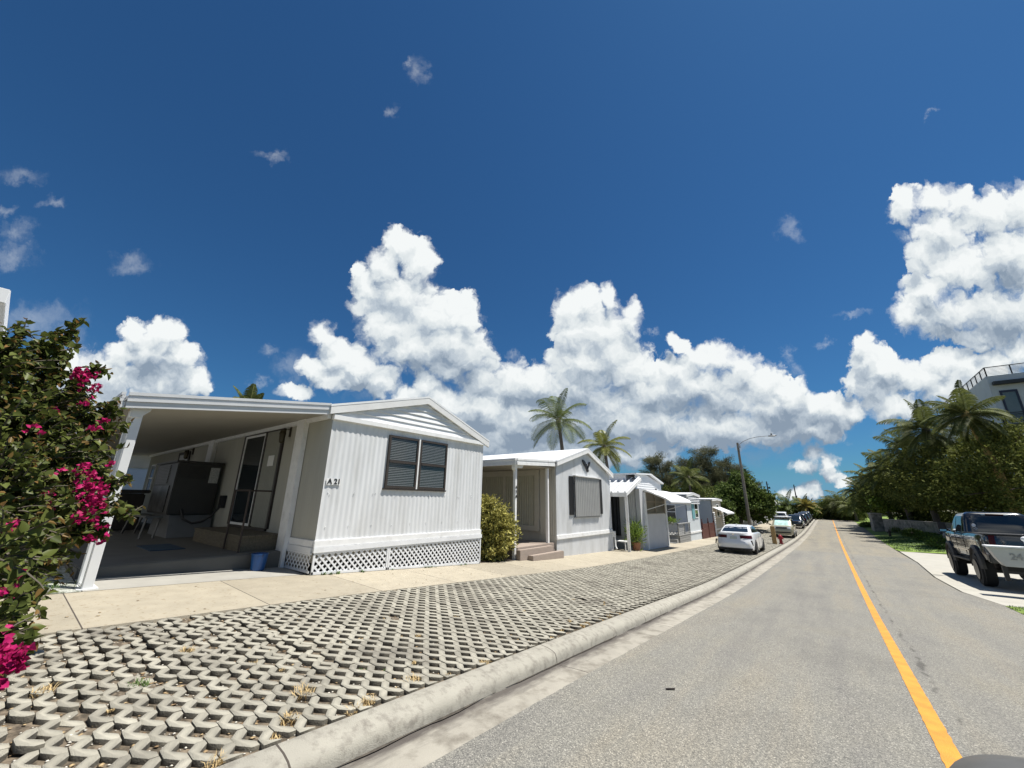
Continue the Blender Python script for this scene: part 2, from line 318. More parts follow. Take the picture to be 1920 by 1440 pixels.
# terrain sheet to the horizon
xs=[-900,-400,-200,-100,-60,-40,-30,-22,-16,-14,-12,-10,-8,-6,-4,-3.1,-3,-2,0,2,3,3.5,4,5,6,8,10,12,14,20,30,60,120,300,900]
ys=[-600,-300,-120,-60]+[s for s in range(-40,150,2)]+[160,180,220,300,450,700,1200,2000]
rows=[]
for y in ys:
    row=[]
    for x in xs:
        if x<=-3.05: z=zl(x,y)-.13
        elif x<=redge(y): z=zr(y)-.06
        else: z=zright(x,y)-.06
        row.append((x,y,z))
    rows.append(row)
struct(MB().grid(rows).build('ground',mat('ground_soil',(.12,.13,.06),.95,.3,2,col2=(.10,.085,.06)),smooth='all'))
# --- asphalt
def asphalt():
    m=bpy.data.materials.new('asphalt'); m.use_nodes=True; t=m.node_tree; b=t.nodes['Principled BSDF']; L=t.links; b.inputs['Roughness'].default_value=.85; b.inputs['Specular IOR Level'].default_value=.3
    g=t.nodes.new('ShaderNodeNewGeometry'); P=g.outputs['Position']
    def nz(s,d,r=.5,st=None):
        v=P
        if st: mp=t.nodes.new('ShaderNodeMapping'); mp.inputs['Scale'].default_value=st; L.new(P,mp.inputs[0]); v=mp.outputs[0]
        n=t.nodes.new('ShaderNodeTexNoise'); n.inputs['Scale'].default_value=s; n.inputs['Detail'].default_value=d; n.inputs['Roughness'].default_value=r; L.new(v,n.inputs[0]); return n.outputs[0]
    def ramp(f,st):
        c=t.nodes.new('ShaderNodeValToRGB'); L.new(f,c.inputs[0]); e=c.color_ramp.elements
        e[0].position,e[0].color=st[0][0],(*st[0][1],1); e[1].position,e[1].color=st[-1][0],(*st[-1][1],1)
        for p,q in st[1:-1]: x=e.new(p); x.color=(*q,1)
        return c.outputs[0]
    def mul(a,c,f=1):
        x=t.nodes.new('ShaderNodeMix'); x.data_type='RGBA'; x.blend_type='MULTIPLY'; x.inputs[0].default_value=f; L.new(a,x.inputs[6]); L.new(c,x.inputs[7]); return x.outputs[2]
    v=t.nodes.new('ShaderNodeTexVoronoi'); v.inputs['Scale'].default_value=125; L.new(P,v.inputs[0])
    sep=t.nodes.new('ShaderNodeSeparateColor'); L.new(v.outputs['Color'],sep.inputs[0])
    agg=ramp(sep.outputs[0],[(0,(.105,.103,.094)),(.3,(.165,.161,.145)),(.72,(.235,.226,.198)),(.93,(.285,.272,.236)),(1,(.44,.42,.37))])
    big=ramp(nz(.7,5,.6),[(.3,(.86,.86,.87)),(.5,(1,1,1)),(.7,(1.0,.985,.95))])
    lane=ramp(nz(.5,5,.65,(3.0,.25,1)),[(.34,(.84,.84,.86)),(.5,(.97,.97,.96)),(.62,(1.03,1.0,.95))])
    c=mul(mul(agg,big),lane)
    sx=t.nodes.new('ShaderNodeSeparateXYZ'); L.new(P,sx.inputs[0])
    def M(op,a,b2=None,cl=False):
        n=t.nodes.new('ShaderNodeMath'); n.operation=op; n.use_clamp=cl
        for i,x in enumerate((a,b2)):
            if x is None: continue
            if isinstance(x,(int,float)): n.inputs[i].default_value=x
            else: L.new(x,n.inputs[i])
        return n.outputs[0]
    X,Y=sx.outputs[0],sx.outputs[1]
    # worn longitudinal joint beside the yellow line
    wob=M('MULTIPLY',M('SUBTRACT',nz(1.3,5,.6),.5),.30)
    dline=M('ABSOLUTE',M('SUBTRACT',M('ADD',X,wob),.66)); th=M('MULTIPLY',M('SUBTRACT',nz(2.2,4,.6),.38),.22)
    ck=M('MULTIPLY',M('SUBTRACT',th,dline),26,True)
    # patch from s=-... older, paler paving beyond the seam
    seam=M('MULTIPLY',M('SUBTRACT',Y,M('ADD',34.6,M('MULTIPLY',wob,.6))),8,True)
    # dark transverse stains beyond the seam
    st=M('MULTIPLY',M('SUBTRACT',nz(.6,5,.65,(.4,2.2,1)),.5),5,True); st=M('MULTIPLY',st,M('MULTIPLY',M('SUBTRACT',Y,30),.06,True))
    dark=t.nodes.new('ShaderNodeMix'); dark.data_type='RGBA'; L.new(M('MULTIPLY',ck,.62),dark.inputs[0]); L.new(c,dark.inputs[6]); dark.inputs[7].default_value=(.045,.042,.038,1)
    s2=t.nodes.new('ShaderNodeMix'); s2.data_type='RGBA'; s2.blend_type='MULTIPLY'; L.new(seam,s2.inputs[0]); L.new(dark.outputs[2],s2.inputs[6]); s2.inputs[7].default_value=(1.10,1.06,.98,1)
    s3=t.nodes.new('ShaderNodeMix'); s3.data_type='RGBA'; s3.blend_type='MULTIPLY'; L.new(st,s3.inputs[0]); L.new(s2.outputs[2],s3.inputs[6]); s3.inputs[7].default_value=(.70,.70,.70,1)
    L.new(s3.outputs[2],b.inputs['Base Color'])
    bp=t.nodes.new('ShaderNodeBump'); bp.inputs['Strength'].default_value=.55; bp.inputs['Distance'].default_value=.006; L.new(M('ADD',v.outputs['Distance'],nz(220,2)),bp.inputs['Height']); L.new(bp.outputs[0],b.inputs['Normal'])
    return m
ASPH=asphalt()
GUT=[-2.42,-2.38,-2.28,-2.22,-2.19,-2.17,-2.15,-2.14]
def gl(s):            # gutter edge: the kerb swings out a little towards the camera
    p=[(-40,-2.45),(2.2,-2.40),(12,-2.43),(20,-2.40),(30,-2.36),(45,-2.28),(60,-2.15),(150,-2.1)]
    for (a,b),(c,d) in zip(p,p[1:]):
        if a<=s<=c: return b+(d-b)*(s-a)/(c-a)
    return p[-1][1]
def kb(s):            # kerb back edge
    p=[(-40,-3.1),(1,-3.06),(4,-3.06),(10,-3.15),(18,-3.2),(28,-3.2),(41,-3.13),(60,-2.98),(150,-2.9)]
    for (a,b),(c,d) in zip(p,p[1:]):
        if a<=s<=c: return b+(d-b)*(s-a)/(c-a)
    return p[-1][1]
rows=[]
SR=srange(-40,150,.12,1.0,20)
for s in SR:
    e=gl(s)+ (mnoise.noise(Vector((s*3,0,0)))*.012+mnoise.noise(Vector((s*11,5,0)))*.006)
    r=redge(s)
    rows.append([(e+(r-e)*k/8,s,zr(s)+.004) for k in range(9)])
struct(MB().grid(rows).build('road',ASPH,smooth='all'))
KERB=mat('kerb_concrete',(.46,.44,.39),.85,.10,3,bump=.5,bscale=120,dirt=((.20,.185,.16),4.5,.53,.72))
def jointed(name,col,pitch,dirt,tone=.12,size=0,first=0,bumpS=.4):
    m=mat(name,col,.88,.08,4,bump=bumpS,bscale=110,dirt=dirt); t=m.node_tree; L=t.links; b=t.nodes['Principled BSDF']
    src=b.inputs['Base Color'].links[0].from_socket
    g=t.nodes.new('ShaderNodeNewGeometry'); sx=t.nodes.new('ShaderNodeSeparateXYZ'); L.new(g.outputs['Position'],sx.inputs[0])
    def M(op,a,b2=None):
        n=t.nodes.new('ShaderNodeMath'); n.operation=op
        for i,x in enumerate((a,b2)):
            if x is None: continue
            if isinstance(x,(int,float)): n.inputs[i].default_value=x
            else: L.new(x,n.inputs[i])
        return n.outputs[0]
    q=M('DIVIDE',M('SUBTRACT',sx.outputs[1],first),pitch); fl=M('FLOOR',q); fr=M('FRACT',q)
    wn=t.nodes.new('ShaderNodeTexWhiteNoise'); wn.noise_dimensions='1D'; L.new(fl,wn.inputs['W'])
    lin=M('LESS_THAN',fr,.014/pitch)
    tn=M('ADD',1-tone,M('MULTIPLY',wn.outputs[0],2*tone))
    x=t.nodes.new('ShaderNodeVectorMath'); x.operation='SCALE'; L.new(src,x.inputs[0]); L.new(tn,x.inputs[3])
    y=t.nodes.new('ShaderNodeMix'); y.data_type='RGBA'; L.new(lin,y.inputs[0]); L.new(x.outputs[0],y.inputs[6]); y.inputs[7].default_value=(.06,.05,.04,1)
    L.new(y.outputs[2],b.inputs['Base Color']); return m
KM=jointed('kerb_concrete_jointed',(.30,.285,.24),3.05,((.17,.155,.13),11,.48,.72),.04,first=1.5)
GM=jointed('gutter_concrete',(.30,.28,.235),3.05,((.13,.115,.09),3.5,.48,.72),.05,first=1.5)
rk=[];rg=[]
for s in SR:
    z=zr(s); k=kb(s); g=gl(s); w=mnoise.noise(Vector((s*2,9,0)))*.006
    fx=k+ .42
    rk.append([(k,s,z+.03),(k,s,z+.142),(k+.015,s,z+.150),(k+.12,s,z+.138+w*.5),(k+.19+w,s,z+.118),(k+.225+w,s,z+.098),(k+.245+w,s,z+.05),(k+.25,s,z-.03)])
    rg.append([(k+.235,s,z-.006),(k+.29,s,z-.006),(k+.36,s,z-.002),(k+.5,s,z+.003),(g-.1,s,z+.006),(g+.03,s,z+.002)])
struct(MB().grid(rk).build('kerb',KM,smooth='all')); go=struct(MB().grid(rg).build('gutter',GM,smooth='all'))
at_=go.data.attributes.new('foot','FLOAT','POINT'); vals=[]
for r in rg: vals+=[1.0,1.0,.55,.12,0,0]
at_.data.foreach_set('value',vals)
t=GM.node_tree; b_=t.nodes['Principled BSDF']; src=b_.inputs['Base Color'].links[0].from_socket
an=t.nodes.new('ShaderNodeAttribute'); an.attribute_name='foot'; g_=t.nodes.new('ShaderNodeNewGeometry'); mp_=t.nodes.new('ShaderNodeMapping'); mp_.inputs['Scale'].default_value=(3,.8,1); t.links.new(g_.outputs['Position'],mp_.inputs[0]); n_=t.nodes.new('ShaderNodeTexNoise'); n_.inputs['Scale'].default_value=3.5; n_.inputs['Detail'].default_value=8; n_.inputs['Roughness'].default_value=.7; t.links.new(mp_.outputs[0],n_.inputs[0])
ad=t.nodes.new('ShaderNodeMath'); ad.operation='MULTIPLY_ADD'; t.links.new(an.outputs['Fac'],ad.inputs[0]); ad.inputs[1].default_value=.62; t.links.new(n_.outputs[0],ad.inputs[2]); mr_=t.nodes.new('ShaderNodeMapRange'); t.links.new(ad.outputs[0],mr_.inputs[0]); mr_.inputs[1].default_value=.62; mr_.inputs[2].default_value=1.1; mr_.inputs[4].default_value=.85
mm=t.nodes.new('ShaderNodeMix'); mm.data_type='RGBA'; t.links.new(mr_.outputs[0],mm.inputs[0]); t.links.new(src,mm.inputs[6]); mm.inputs[7].default_value=(.045,.037,.034,1); t.links.new(mm.outputs[2],b_.inputs['Base Color'])
rows=[]
for s in srange(-6,60,.10,.5,14):
    z=zr(s); k=kb(s)+.243; w=.004+.05*max(0,mnoise.noise(Vector((s*1.6,3,0)))+.25)+.012*mnoise.noise(Vector((s*19,4,0)))
    rows.append([(k,s,z+.004),(k+w,s,z+.002+w*.05)])
struct(MB().grid(rows).build('gutter_dirt',mat('black_dirt',(.055,.047,.038),.95,.5,14)))
# yellow centre line (worn edge)
rows=[]
for s in srange(-6,132,.06,.8,16):
    a=mnoise.noise(Vector((s*9,1,0)))*.010; b=mnoise.noise(Vector((s*9,7,0)))*.010
    c=.44-.0012*max(0,s-8); rows.append([(c-.065+a,s,zr(s)+.009),(c+.065+b,s,zr(s)+.009)])
struct(MB().grid(rows).build('yellow_line',mat('yellow_paint',(.56,.235,.022),.7,.16,6,bump=.6,bscale=110,dirt=((.30,.20,.08),14,.62,.8))))
# sidewalk
rows=[[(x,s,zl(x,s)) for x in (-8.62,-8.0,-7.3,-6.56)]+[(-6.55,s,zl(-6.55,s)-.08)] for s in srange(-40,140,.5,1.5,40)]
struct(MB().grid(rows).build('sidewalk',jointed('tan_concrete',(.325,.29,.222),1.88,((.19,.145,.085),16,.56,.74),.10,first=.95,bumpS=.5)))
# soil bed under the lattice pavers
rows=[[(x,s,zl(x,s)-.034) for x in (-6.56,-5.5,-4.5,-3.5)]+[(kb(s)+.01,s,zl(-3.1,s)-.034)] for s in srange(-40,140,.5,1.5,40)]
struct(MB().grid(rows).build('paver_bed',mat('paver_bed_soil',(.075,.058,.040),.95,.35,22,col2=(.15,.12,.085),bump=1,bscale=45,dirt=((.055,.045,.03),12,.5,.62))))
# lattice pavers: zigzag blocks, open diamonds between them
PL,PS=.262,.2265        # lattice pitch across and along
hx,hy=.079,.065         # half diagonals of a hole
V=[];Fc=[];tone=[]
def zig(b,last):
    """one period starting at hole centre b (row below); polygons of the bar"""
    H=PS/2; g=.0035
    # flat joint below between holes: (b+hx .. b+PL-hx) ; upper hole centred b+PL/2
    P=[(b,hy),(b+hx,g),(b+PL-hx,g),(b+PL,hy),   # lower boundary
       (b+PL,H-g) ,(b+PL/2+hx,H-g),(b+PL/2,H-hy),(b+PL/2-hx,H-g),(b,H-g)]
    return P
top=[];
Lmax=-3.06; Lmin=-6.55
js=int(98/(PS/2))
s_start=-3.2
nv=0
for j in range(js):
    s0=s_start+j*PS/2
    if s0>92: break
    ph=0 if j%2==0 else PL/2
    i=0
    b=Lmin+.02-ph
    seg=0
    off=random.random()
    while b<Lmax+.1:
        # random block offset: two periods share tone and tilt
        if seg%2==0:
            zz=random.gauss(0,.0022); near=s0<2.5 and b<-4.2
            if near: zz+=random.gauss(0,.009)
            rot=random.gauss(0,.006 if not near else .05); cxr,cyr=b+PL,s0+PS/4; dx,dy=random.gauss(0,.0015),random.gauss(0,.0015); tl=random.gauss(0,.007)
        g1=.0025 if seg%2==0 else 0; g2=.0025 if seg%2==1 else 0
        P=zig(b,0); P=[(x+(g1 if x<b+.001 else 0)-(g2 if x>b+PL-.001 else 0),y) for x,y in P]
        seg+=1; b+=PL
        kbx=kb(s0)-.02
        if max(p[0] for p in P)>kbx+.10 or min(p[0] for p in P)<Lmin-.14: continue
        P=[(min(max(x,Lmin),kbx),y) for x,y in P]
        if random.random()<.004 and s0<8: continue
        n=len(P); cr_,sr_=math.cos(rot),math.sin(rot); vs=[]
        for (x,y) in P:
            X=x-cxr; Y=y+s0-cyr; X,Y=X*cr_-Y*sr_,X*sr_+Y*cr_
            px_,py_=cxr+X+dx,cyr+Y+dy; zb=zl(px_,py_)+zz+tl*X
            vs.append((px_,py_,zb))
        o=len(top)
        top+=vs; nv+=1
        Fc.append((o,n))
pts=np.array(top,dtype=np.float64); cnt=len(Fc)
T=pts.reshape(cnt,9,3)
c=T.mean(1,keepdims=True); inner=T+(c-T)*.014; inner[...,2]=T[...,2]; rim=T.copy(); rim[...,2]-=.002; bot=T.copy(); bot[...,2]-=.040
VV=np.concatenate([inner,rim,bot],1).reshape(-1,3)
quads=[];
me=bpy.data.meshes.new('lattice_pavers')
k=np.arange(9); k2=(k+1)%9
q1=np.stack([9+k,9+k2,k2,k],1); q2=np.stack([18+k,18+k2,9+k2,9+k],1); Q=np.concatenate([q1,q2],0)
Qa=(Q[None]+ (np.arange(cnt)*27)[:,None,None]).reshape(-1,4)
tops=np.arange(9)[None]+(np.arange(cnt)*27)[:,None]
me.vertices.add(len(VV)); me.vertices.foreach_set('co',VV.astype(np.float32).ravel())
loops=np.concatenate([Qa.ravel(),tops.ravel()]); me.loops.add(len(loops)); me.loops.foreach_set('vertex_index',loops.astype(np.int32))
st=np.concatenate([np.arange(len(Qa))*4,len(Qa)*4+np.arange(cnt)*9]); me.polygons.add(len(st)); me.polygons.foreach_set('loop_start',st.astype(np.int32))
me.update(calc_edges=True)
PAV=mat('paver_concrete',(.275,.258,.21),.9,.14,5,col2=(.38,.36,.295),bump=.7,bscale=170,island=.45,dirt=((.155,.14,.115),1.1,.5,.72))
me.materials.append(PAV); me.materials.append(mat('soiled_shade_dark_concrete',(.07,.062,.048),.95,.35,9,col2=(.12,.11,.085),bump=.6,bscale=90)); mi=np.zeros(len(st),dtype=np.int32); qi=np.arange(len(Qa))%18; mi[:len(Qa)]=(qi>=9).astype(np.int32); me.polygons.foreach_set('material_index',mi); po=bpy.data.objects.new('lattice_pavers',me); COL.objects.link(po); struct(po)  # side faces take a darker colour: soil stain plus painted-in shade
# loose bits in the openings: pebbles, leaf litter
def scatter(name,n,area,size,m,label,cat,zf,flat=.5,kind='stuff'):
    C=NPR.uniform([area[0],area[2]],[area[1],area[3]],(n,2)); V=[];Fx=[]
    for i,(x,y) in enumerate(C):
        s=size*random.uniform(.5,1.4); a=random.uniform(0,PI); z=zf(x,y)
        o=i*6; ca_,sa_=math.cos(a)*s,math.sin(a)*s; h=s*flat
        V+=[(x+ca_,y+sa_,z+h*.4),(x-ca_,y-sa_,z+h*.5),(x-sa_*.7,y+ca_*.7,z+h*.3),(x+sa_*.7,y-ca_*.7,z+h*.5),(x,y,z+h),(x,y,z-h*.4)]
        for a_,b_ in ((0,2),(2,1),(1,3),(3,0)): Fx+=[(o+a_,o+b_,o+4),(o+b_,o+a_,o+5)]
    o=npmesh(name,V,Fx,m); return tag(o,label,cat,kind=kind)
scatter('pebbles',5200,(-6.5,-3.1,-1,9),.012,mat('pale_pebble',(.55,.52,.45),.8,.3,30,island=.8),'pale pebbles lying in the paver openings','pebbles',lambda x,y:zl(x,y)-.030)
scatter('leaf_litter',3000,(-6.5,-3.2,-1,7),.022,mat('dry_leaf',(.20,.10,.045),.8,.4,30,col2=(.35,.26,.14),island=.8),'brown leaf litter caught in the paver openings','leaf litter',lambda x,y:zl(x,y)-.026,.15)
scatter('fallen_leaves',90,(-8.4,-6.7,.2,14),.018,mat('dry_leaf',(.20,.10,.045)),'dry brown leaves scattered on the sidewalk','leaves',lambda x,y:zl(x,y)+.004,.15)
def tufts(name,spots,m,label,cat,h=.07,n=70,spread=.06,kind='stuff',w=.003):
    V=[];Fx=[];o=0
    for (x,y,z,sc) in spots:
        for k in range(int(n*sc)):
            a=random.uniform(0,2*PI); r=random.random()**.5*spread*sc; l=h*sc*random.uniform(.4,1.2); b=random.uniform(0,2*PI); t=random.uniform(.1,1.0)
            p=Vector((x+r*math.cos(a),y+r*math.sin(a),z)); d=Vector((math.cos(b)*t,math.sin(b)*t,1)).normalized(); s=Vector((-math.sin(b),math.cos(b),0))*w
            q=p+d*l*.6; e=q+Vector((d.x,d.y,d.z*.2)).normalized()*l*.5
            V+=[p-s,p+s,q+s*.8,q-s*.8,e]; Fx+=[(o,o+1,o+2),(o,o+2,o+3),(o+3,o+2,o+4)]; o+=5
    ob=npmesh(name,[tuple(v) for v in V],Fx,m); return tag(ob,label,cat,kind=kind)
DRY=mat('dry_grass',(.50,.37,.18),.8,.25,20,island=.7); GRN=mat('grass_blade',(.075,.13,.025),.7,.3,10,island=.7)
zp=lambda x,y:zl(x,y)-.03
tufts('dry_grass_tuft',[(-3.62,1.95,zp(-3.6,1.95),1.3),(-3.30,1.70,zp(-3.3,1.7),1.0),(-3.17,2.25,zp(-3.2,2.2),.9),(-3.25,2.75,zp(-3.2,2.7),1.1),(-5.2,1.55,zp(-5.2,1.5),1.1),(-4.9,.6,zp(-4.9,.6),1),(-4.5,1.9,zp(-4.5,1.9),.7),(-3.12,1.2,zp(-3.1,1.2),.9),(-3.12,3.6,zp(-3.1,3.6),.7)]+[(kb(y)-.05-abs(random.gauss(0,.05)),y,zp(-3.1,y),random.uniform(.3,.8)) for y in [random.uniform(.8,9) for _ in range(22)]]+[(random.uniform(-6.3,-3.3),y,zp(-5,y),random.uniform(.25,.6)) for y in [random.uniform(.2,8) for _ in range(26)]],DRY,'straw coloured dry grass tufts between pavers near the kerb','grass')
tufts('green_grass_tuft',[(-4.62,1.1,zp(-4.6,1.1),1.2),(-4.75,.75,zp(-4.7,.7),.7),(-3.75,2.55,zp(-3.7,2.5),.7),(-3.62,2.75,zp(-3.6,2.7),.6),(-5.6,2.9,zp(-5.6,2.9),.5)],GRN,'small green grass tufts growing in the paver openings','grass',h=.05)
# driveway and verge on the right
def patch(name,poly,zf,m,step=1.0,dz=0):
    """flat-shaded sheet over an x-interval per s: poly = [(s,x0,x1)]"""
    rows=[]
    for (a,x0,x1),(b,y0,y1) in zip(poly,poly[1:]):
        n=max(1,int((b-a)/step))
        for k in range(n+(1 if (b==poly[-1][0]) else 0)):
            t=k/n; s=a+(b-a)*t; u0=x0+(y0-x0)*t; u1=x1+(y1-x1)*t
            rows.append([(u0+(u1-u0)*q/6,s,zf(u0+(u1-u0)*q/6,s)+dz) for q in range(7)])
    return MB().grid(rows).build(name,m,smooth='all')
DRV=mat('driveway_concrete',(.36,.345,.30),.85,.08,2,bump=.3,bscale=100,dirt=((.36,.34,.29),1.2,.55,.8))
struct(patch('driveway',[(17.4,3.32,14),(19.7,2.95,14),(24,2.95,14),(31.5,3.35,14),(36,3.46,12.5),(41.2,3.55,11.5)],lambda x,s:zr(s),DRV,dz=.002))
LAWN=mat('lawn_turf',(.10,.17,.020),.95,.3,1.3,col2=(.16,.23,.035),bump=1,bscale=30,dirt=((.19,.20,.06),3.5,.55,.75))
struct(patch('lawn',[(41.2,3.6,11.6),(42.5,3.5,12),(48,3.52,12),(58,3.6,14),(82,3.75,16),(150,3.9,40)],zright,LAWN,dz=.012))
struct(patch('verge',[(-40,3.3,14),(17.3,3.3,14)],lambda x,s:zr(s),LAWN,dz=.012))
sp=[(random.uniform(3.32,6),random.uniform(12.5,17.3)) for _ in range(650)]
tufts('verge_grass',[(x,y,zr(y)+.01,random.uniform(.6,1)) for x,y in sp],GRN,'green grass on the verge beside the driveway','grass',h=.07,n=16,spread=.12,w=.006)
sp=[(random.uniform(3.62,8.5),random.uniform(42,60)) for _ in range(1500)]
tufts('lawn_grass',[(x,y,zright(x,y)+.01,random.uniform(.7,1.2)) for x,y in sp],GRN,'green grass of the lawn between the road and the stone wall','grass',h=.10,n=7,spread=.25,w=.02)
# carport slab, porch apron, gravel bed
m=MB(); m.grid([[(-8.61,s,zl(-8.6,s)+.004),(-9.66,s,zl(-9.6,s)+.004)] for s in [1.15,1.8,2.4,3.,3.6,4.3]]); struct(m.build('concrete_apron',mat('apron_concrete',(.30,.29,.26),.85,.08,3,bump=.3)))
# small things on the road
t=MB().bar((-1.62,4.72,zr(4.7)+.012),(-1.55,4.78,zr(4.7)+.012),.012,.012).build('stick',mat('dark_bark',(.03,.022,.018),.9,.2)); tag(t,'small dark stick lying on the asphalt beside the gutter','stick')
# ================================================================ mobile homes
def corr_x(mb,x,y0,y1,zb,zt,pitch=.13,amp=.016,n=6):      # corrugated wall in plane X=x, zb/zt functions of y
    N=max(2,int((y1-y0)/pitch*n)); a=[];b=[]
    for k in range(N+1):
        y=y0+(y1-y0)*k/N; d=amp*math.cos(2*PI*(y-y0)/pitch); d=amp*math.copysign(abs(d/amp)**.8,d)
        a.append((x+d,y,zb(y))); b.append((x+d,y,zt(y)))
    return mb.grid([a,b])
def corr_y(mb,y,x0,x1,zb,zt,pitch=.13,amp=.014,n=6):
    N=max(2,int(abs(x1-x0)/pitch*n)); a=[];b=[]
    for k in range(N+1):
        x=x0+(x1-x0)*k/N; d=amp*math.cos(2*PI*(x-x0)/pitch)
        a.append((x,y+d,zb(x))); b.append((x,y+d,zt(x)))
    return mb.grid([a,b])
def laps_x(mb,x,y0f,y1f,z0,z1,step=.17,proud=.022):      # horizontal lap siding facing +X ; y0f/y1f(z)
    z=z0
    while z<z1-.01:
        t=min(z+step,z1); mb.add([(x+proud,y0f(z),z),(x+proud,y1f(z),z),(x,y1f(t),t),(x,y0f(t),t)],[(0,1,2,3)])
        mb.add([(x+proud,y0f(z),z),(x+proud,y1f(z),z),(x-.005,y1f(z),z+.001),(x-.005,y0f(z),z+.001)],[(0,3,2,1)]); z=t
    return mb
def lattice(mb,plane,c,a0,a1,zb,zt,pitch=.135,w=.036,th=.007):
    """crossed slats clipped to the panel; plane 'x' or 'y' at coordinate c, a = other horizontal axis"""
    def clip(p,q):
        # clip segment to a0<=a<=a1 and zb(a)<=z<=zt (sampled)
        out=[]; N=60; cur=None
        for i in range(N+1):
            t=i/N; a=p[0]+(q[0]-p[0])*t; z=p[1]+(q[1]-p[1])*t
            ok=a0<=a<=a1 and zb(a)<=z<=zt(a)
            if ok:
                if cur is None: cur=[(a,z),(a,z)]
                else: cur[1]=(a,z)
        return cur
    H=max(zt(a0),zt(a1)); B=min(zb(a0),zb(a1)); h=H-B
    for sgn,off in ((1,0),(-1,th+.001)):
        k=a0-h-pitch*math.ceil(h/pitch)
        while k<a1+h*2:
            p=(k,B); q=(k+sgn*h,H); s=clip(p,q)
            if s and abs(s[0][0]-s[1][0])>.02:
                (u0,z0),(u1,z1)=s
                if plane=='x': mb.bar((c+off,u0,z0),(c+off,u1,z1),th,w,up=(0,0,1)) if False else mb.add(slat((c+off),u0,z0,u1,z1,w,th,'x'),BOXF)
                else: mb.add(slat((c-off),u0,z0,u1,z1,w,th,'y'),BOXF)
            k+=pitch*1.4142/1.0*.72
    return mb
BOXF=[(0,1,2,3),(7,6,5,4),(0,4,5,1),(1,5,6,2),(2,6,7,3),(3,7,4,0)]
def slat(c,a0,z0,a1,z1,w,th,pl):
    d=Vector((a1-a0,z1-z0)).normalized(); n=Vector((-d.y,d.x))*w/2
    P=[(a0-n.x,z0-n.y),(a0+n.x,z0+n.y),(a1+n.x,z1+n.y),(a1-n.x,z1-n.y)]
    if pl=='x': return [(c,a,z) for a,z in P]+[(c+th,a,z) for a,z in P]
    return [(a,c,z) for a,z in P]+[(a,c-th,z) for a,z in P]
BLIND=mat('venetian_blind',(.60,.61,.60),.5,.08,20)
def window_x(parent,x,y0,y1,z0,z1,frame=BROWN,fw=.05,rail=True,proud=.03,blinds=True,name='window'):
    """window facing +X: frame part with glass and blind sub-parts"""
    m=MB(); xo=x+proud
    m.box(x-.02,y0,z0,xo,y0+fw,z1); m.box(x-.02,y1-fw,z0,xo,y1,z1); m.box(x-.02,y0+fw,z0,xo,y1-fw,z0+fw); m.box(x-.02,y0+fw,z1-fw,xo,y1-fw,z1)
    if rail: zm=(z0+z1)/2; m.box(x-.01,y0+fw,zm-.03,xo+.012,y1-fw,zm+.03)
    fr=m.build(name,frame,parent)
    MB().add([(x+.014,y0+fw,z0+fw),(x+.014,y1-fw,z0+fw),(x+.014,y1-fw,z1-fw),(x+.014,y0+fw,z1-fw)],[(0,1,2,3)]).build('glass',GLC if blinds else GL,fr)
    if blinds:
        b=MB(); z=z0+fw+.01
        while z<z1-fw-.02:
            tl=.006 if random.random()>.06 else .012
            b.add([(x+.0105,y0+fw+.01,z),(x+.0105,y1-fw-.01,z),(x+.004,y1-fw-.01,z+.024),(x+.004,y0+fw+.01,z+.024)],[(0,1,2,3)]); z+=.042
        b.build('blind',BLIND,fr)
        MB().box(x-.012,y0+fw,z0+fw,x+.001,y1-fw,z1-fw).build('backing',DARK,fr)
    return fr
def window_y(parent,y,x0,x1,z0,z1,frame=TRIM,fw=.05,rail=True,proud=.03,name='window'):
    x0,x1=sorted((x0,x1)); m=MB(); yo=y-proud
    m.box(x0,y+.02,z0,x0+fw,yo,z1); m.box(x1-fw,y+.02,z0,x1,yo,z1); m.box(x0+fw,y+.02,z0,x1-fw,yo,z0+fw); m.box(x0+fw,y+.02,z1-fw,x1-fw,yo,z1)
    if rail: zm=(z0+z1)/2; m.box(x0+fw,y,zm-.025,x1-fw,yo-.01,zm+.025)
    fr=m.build(name,frame,parent)
    MB().add([(x0+fw,y-.012,z0+fw),(x1-fw,y-.012,z0+fw),(x1-fw,y-.012,z1-fw),(x0+fw,y-.012,z1-fw)],[(0,1,2,3)]).build('glass',GL,fr); return fr
def gable_roof(parent,x0,x1,y0,yr,y1,z0,zrg,z1,th=.09,m=WHB,face=.16,facem=TRIM):
    """roof sheet from x0 (back) to x1 (front); rake board at the front; y0,z0 left eave; yr,zrg ridge; y1,z1 right eave"""
    rf=MB().prism([(y0,z0),(yr,zrg),(y1,z1),(y1,z1-th),(yr,zrg-th),(y0,z0-th)],'x',x0,x1).build('roof',m,parent)
    f=MB().prism([(y0+.01,z0-th-.003),(yr,zrg-th-.003),(y1-.01,z1-th-.003),(y1-.01,z1-th-face),(yr,zrg-th-face),(y0+.01,z0-th-face)],'x',x1-.06,x1-.005).build('rake_board',facem,parent)
    return rf
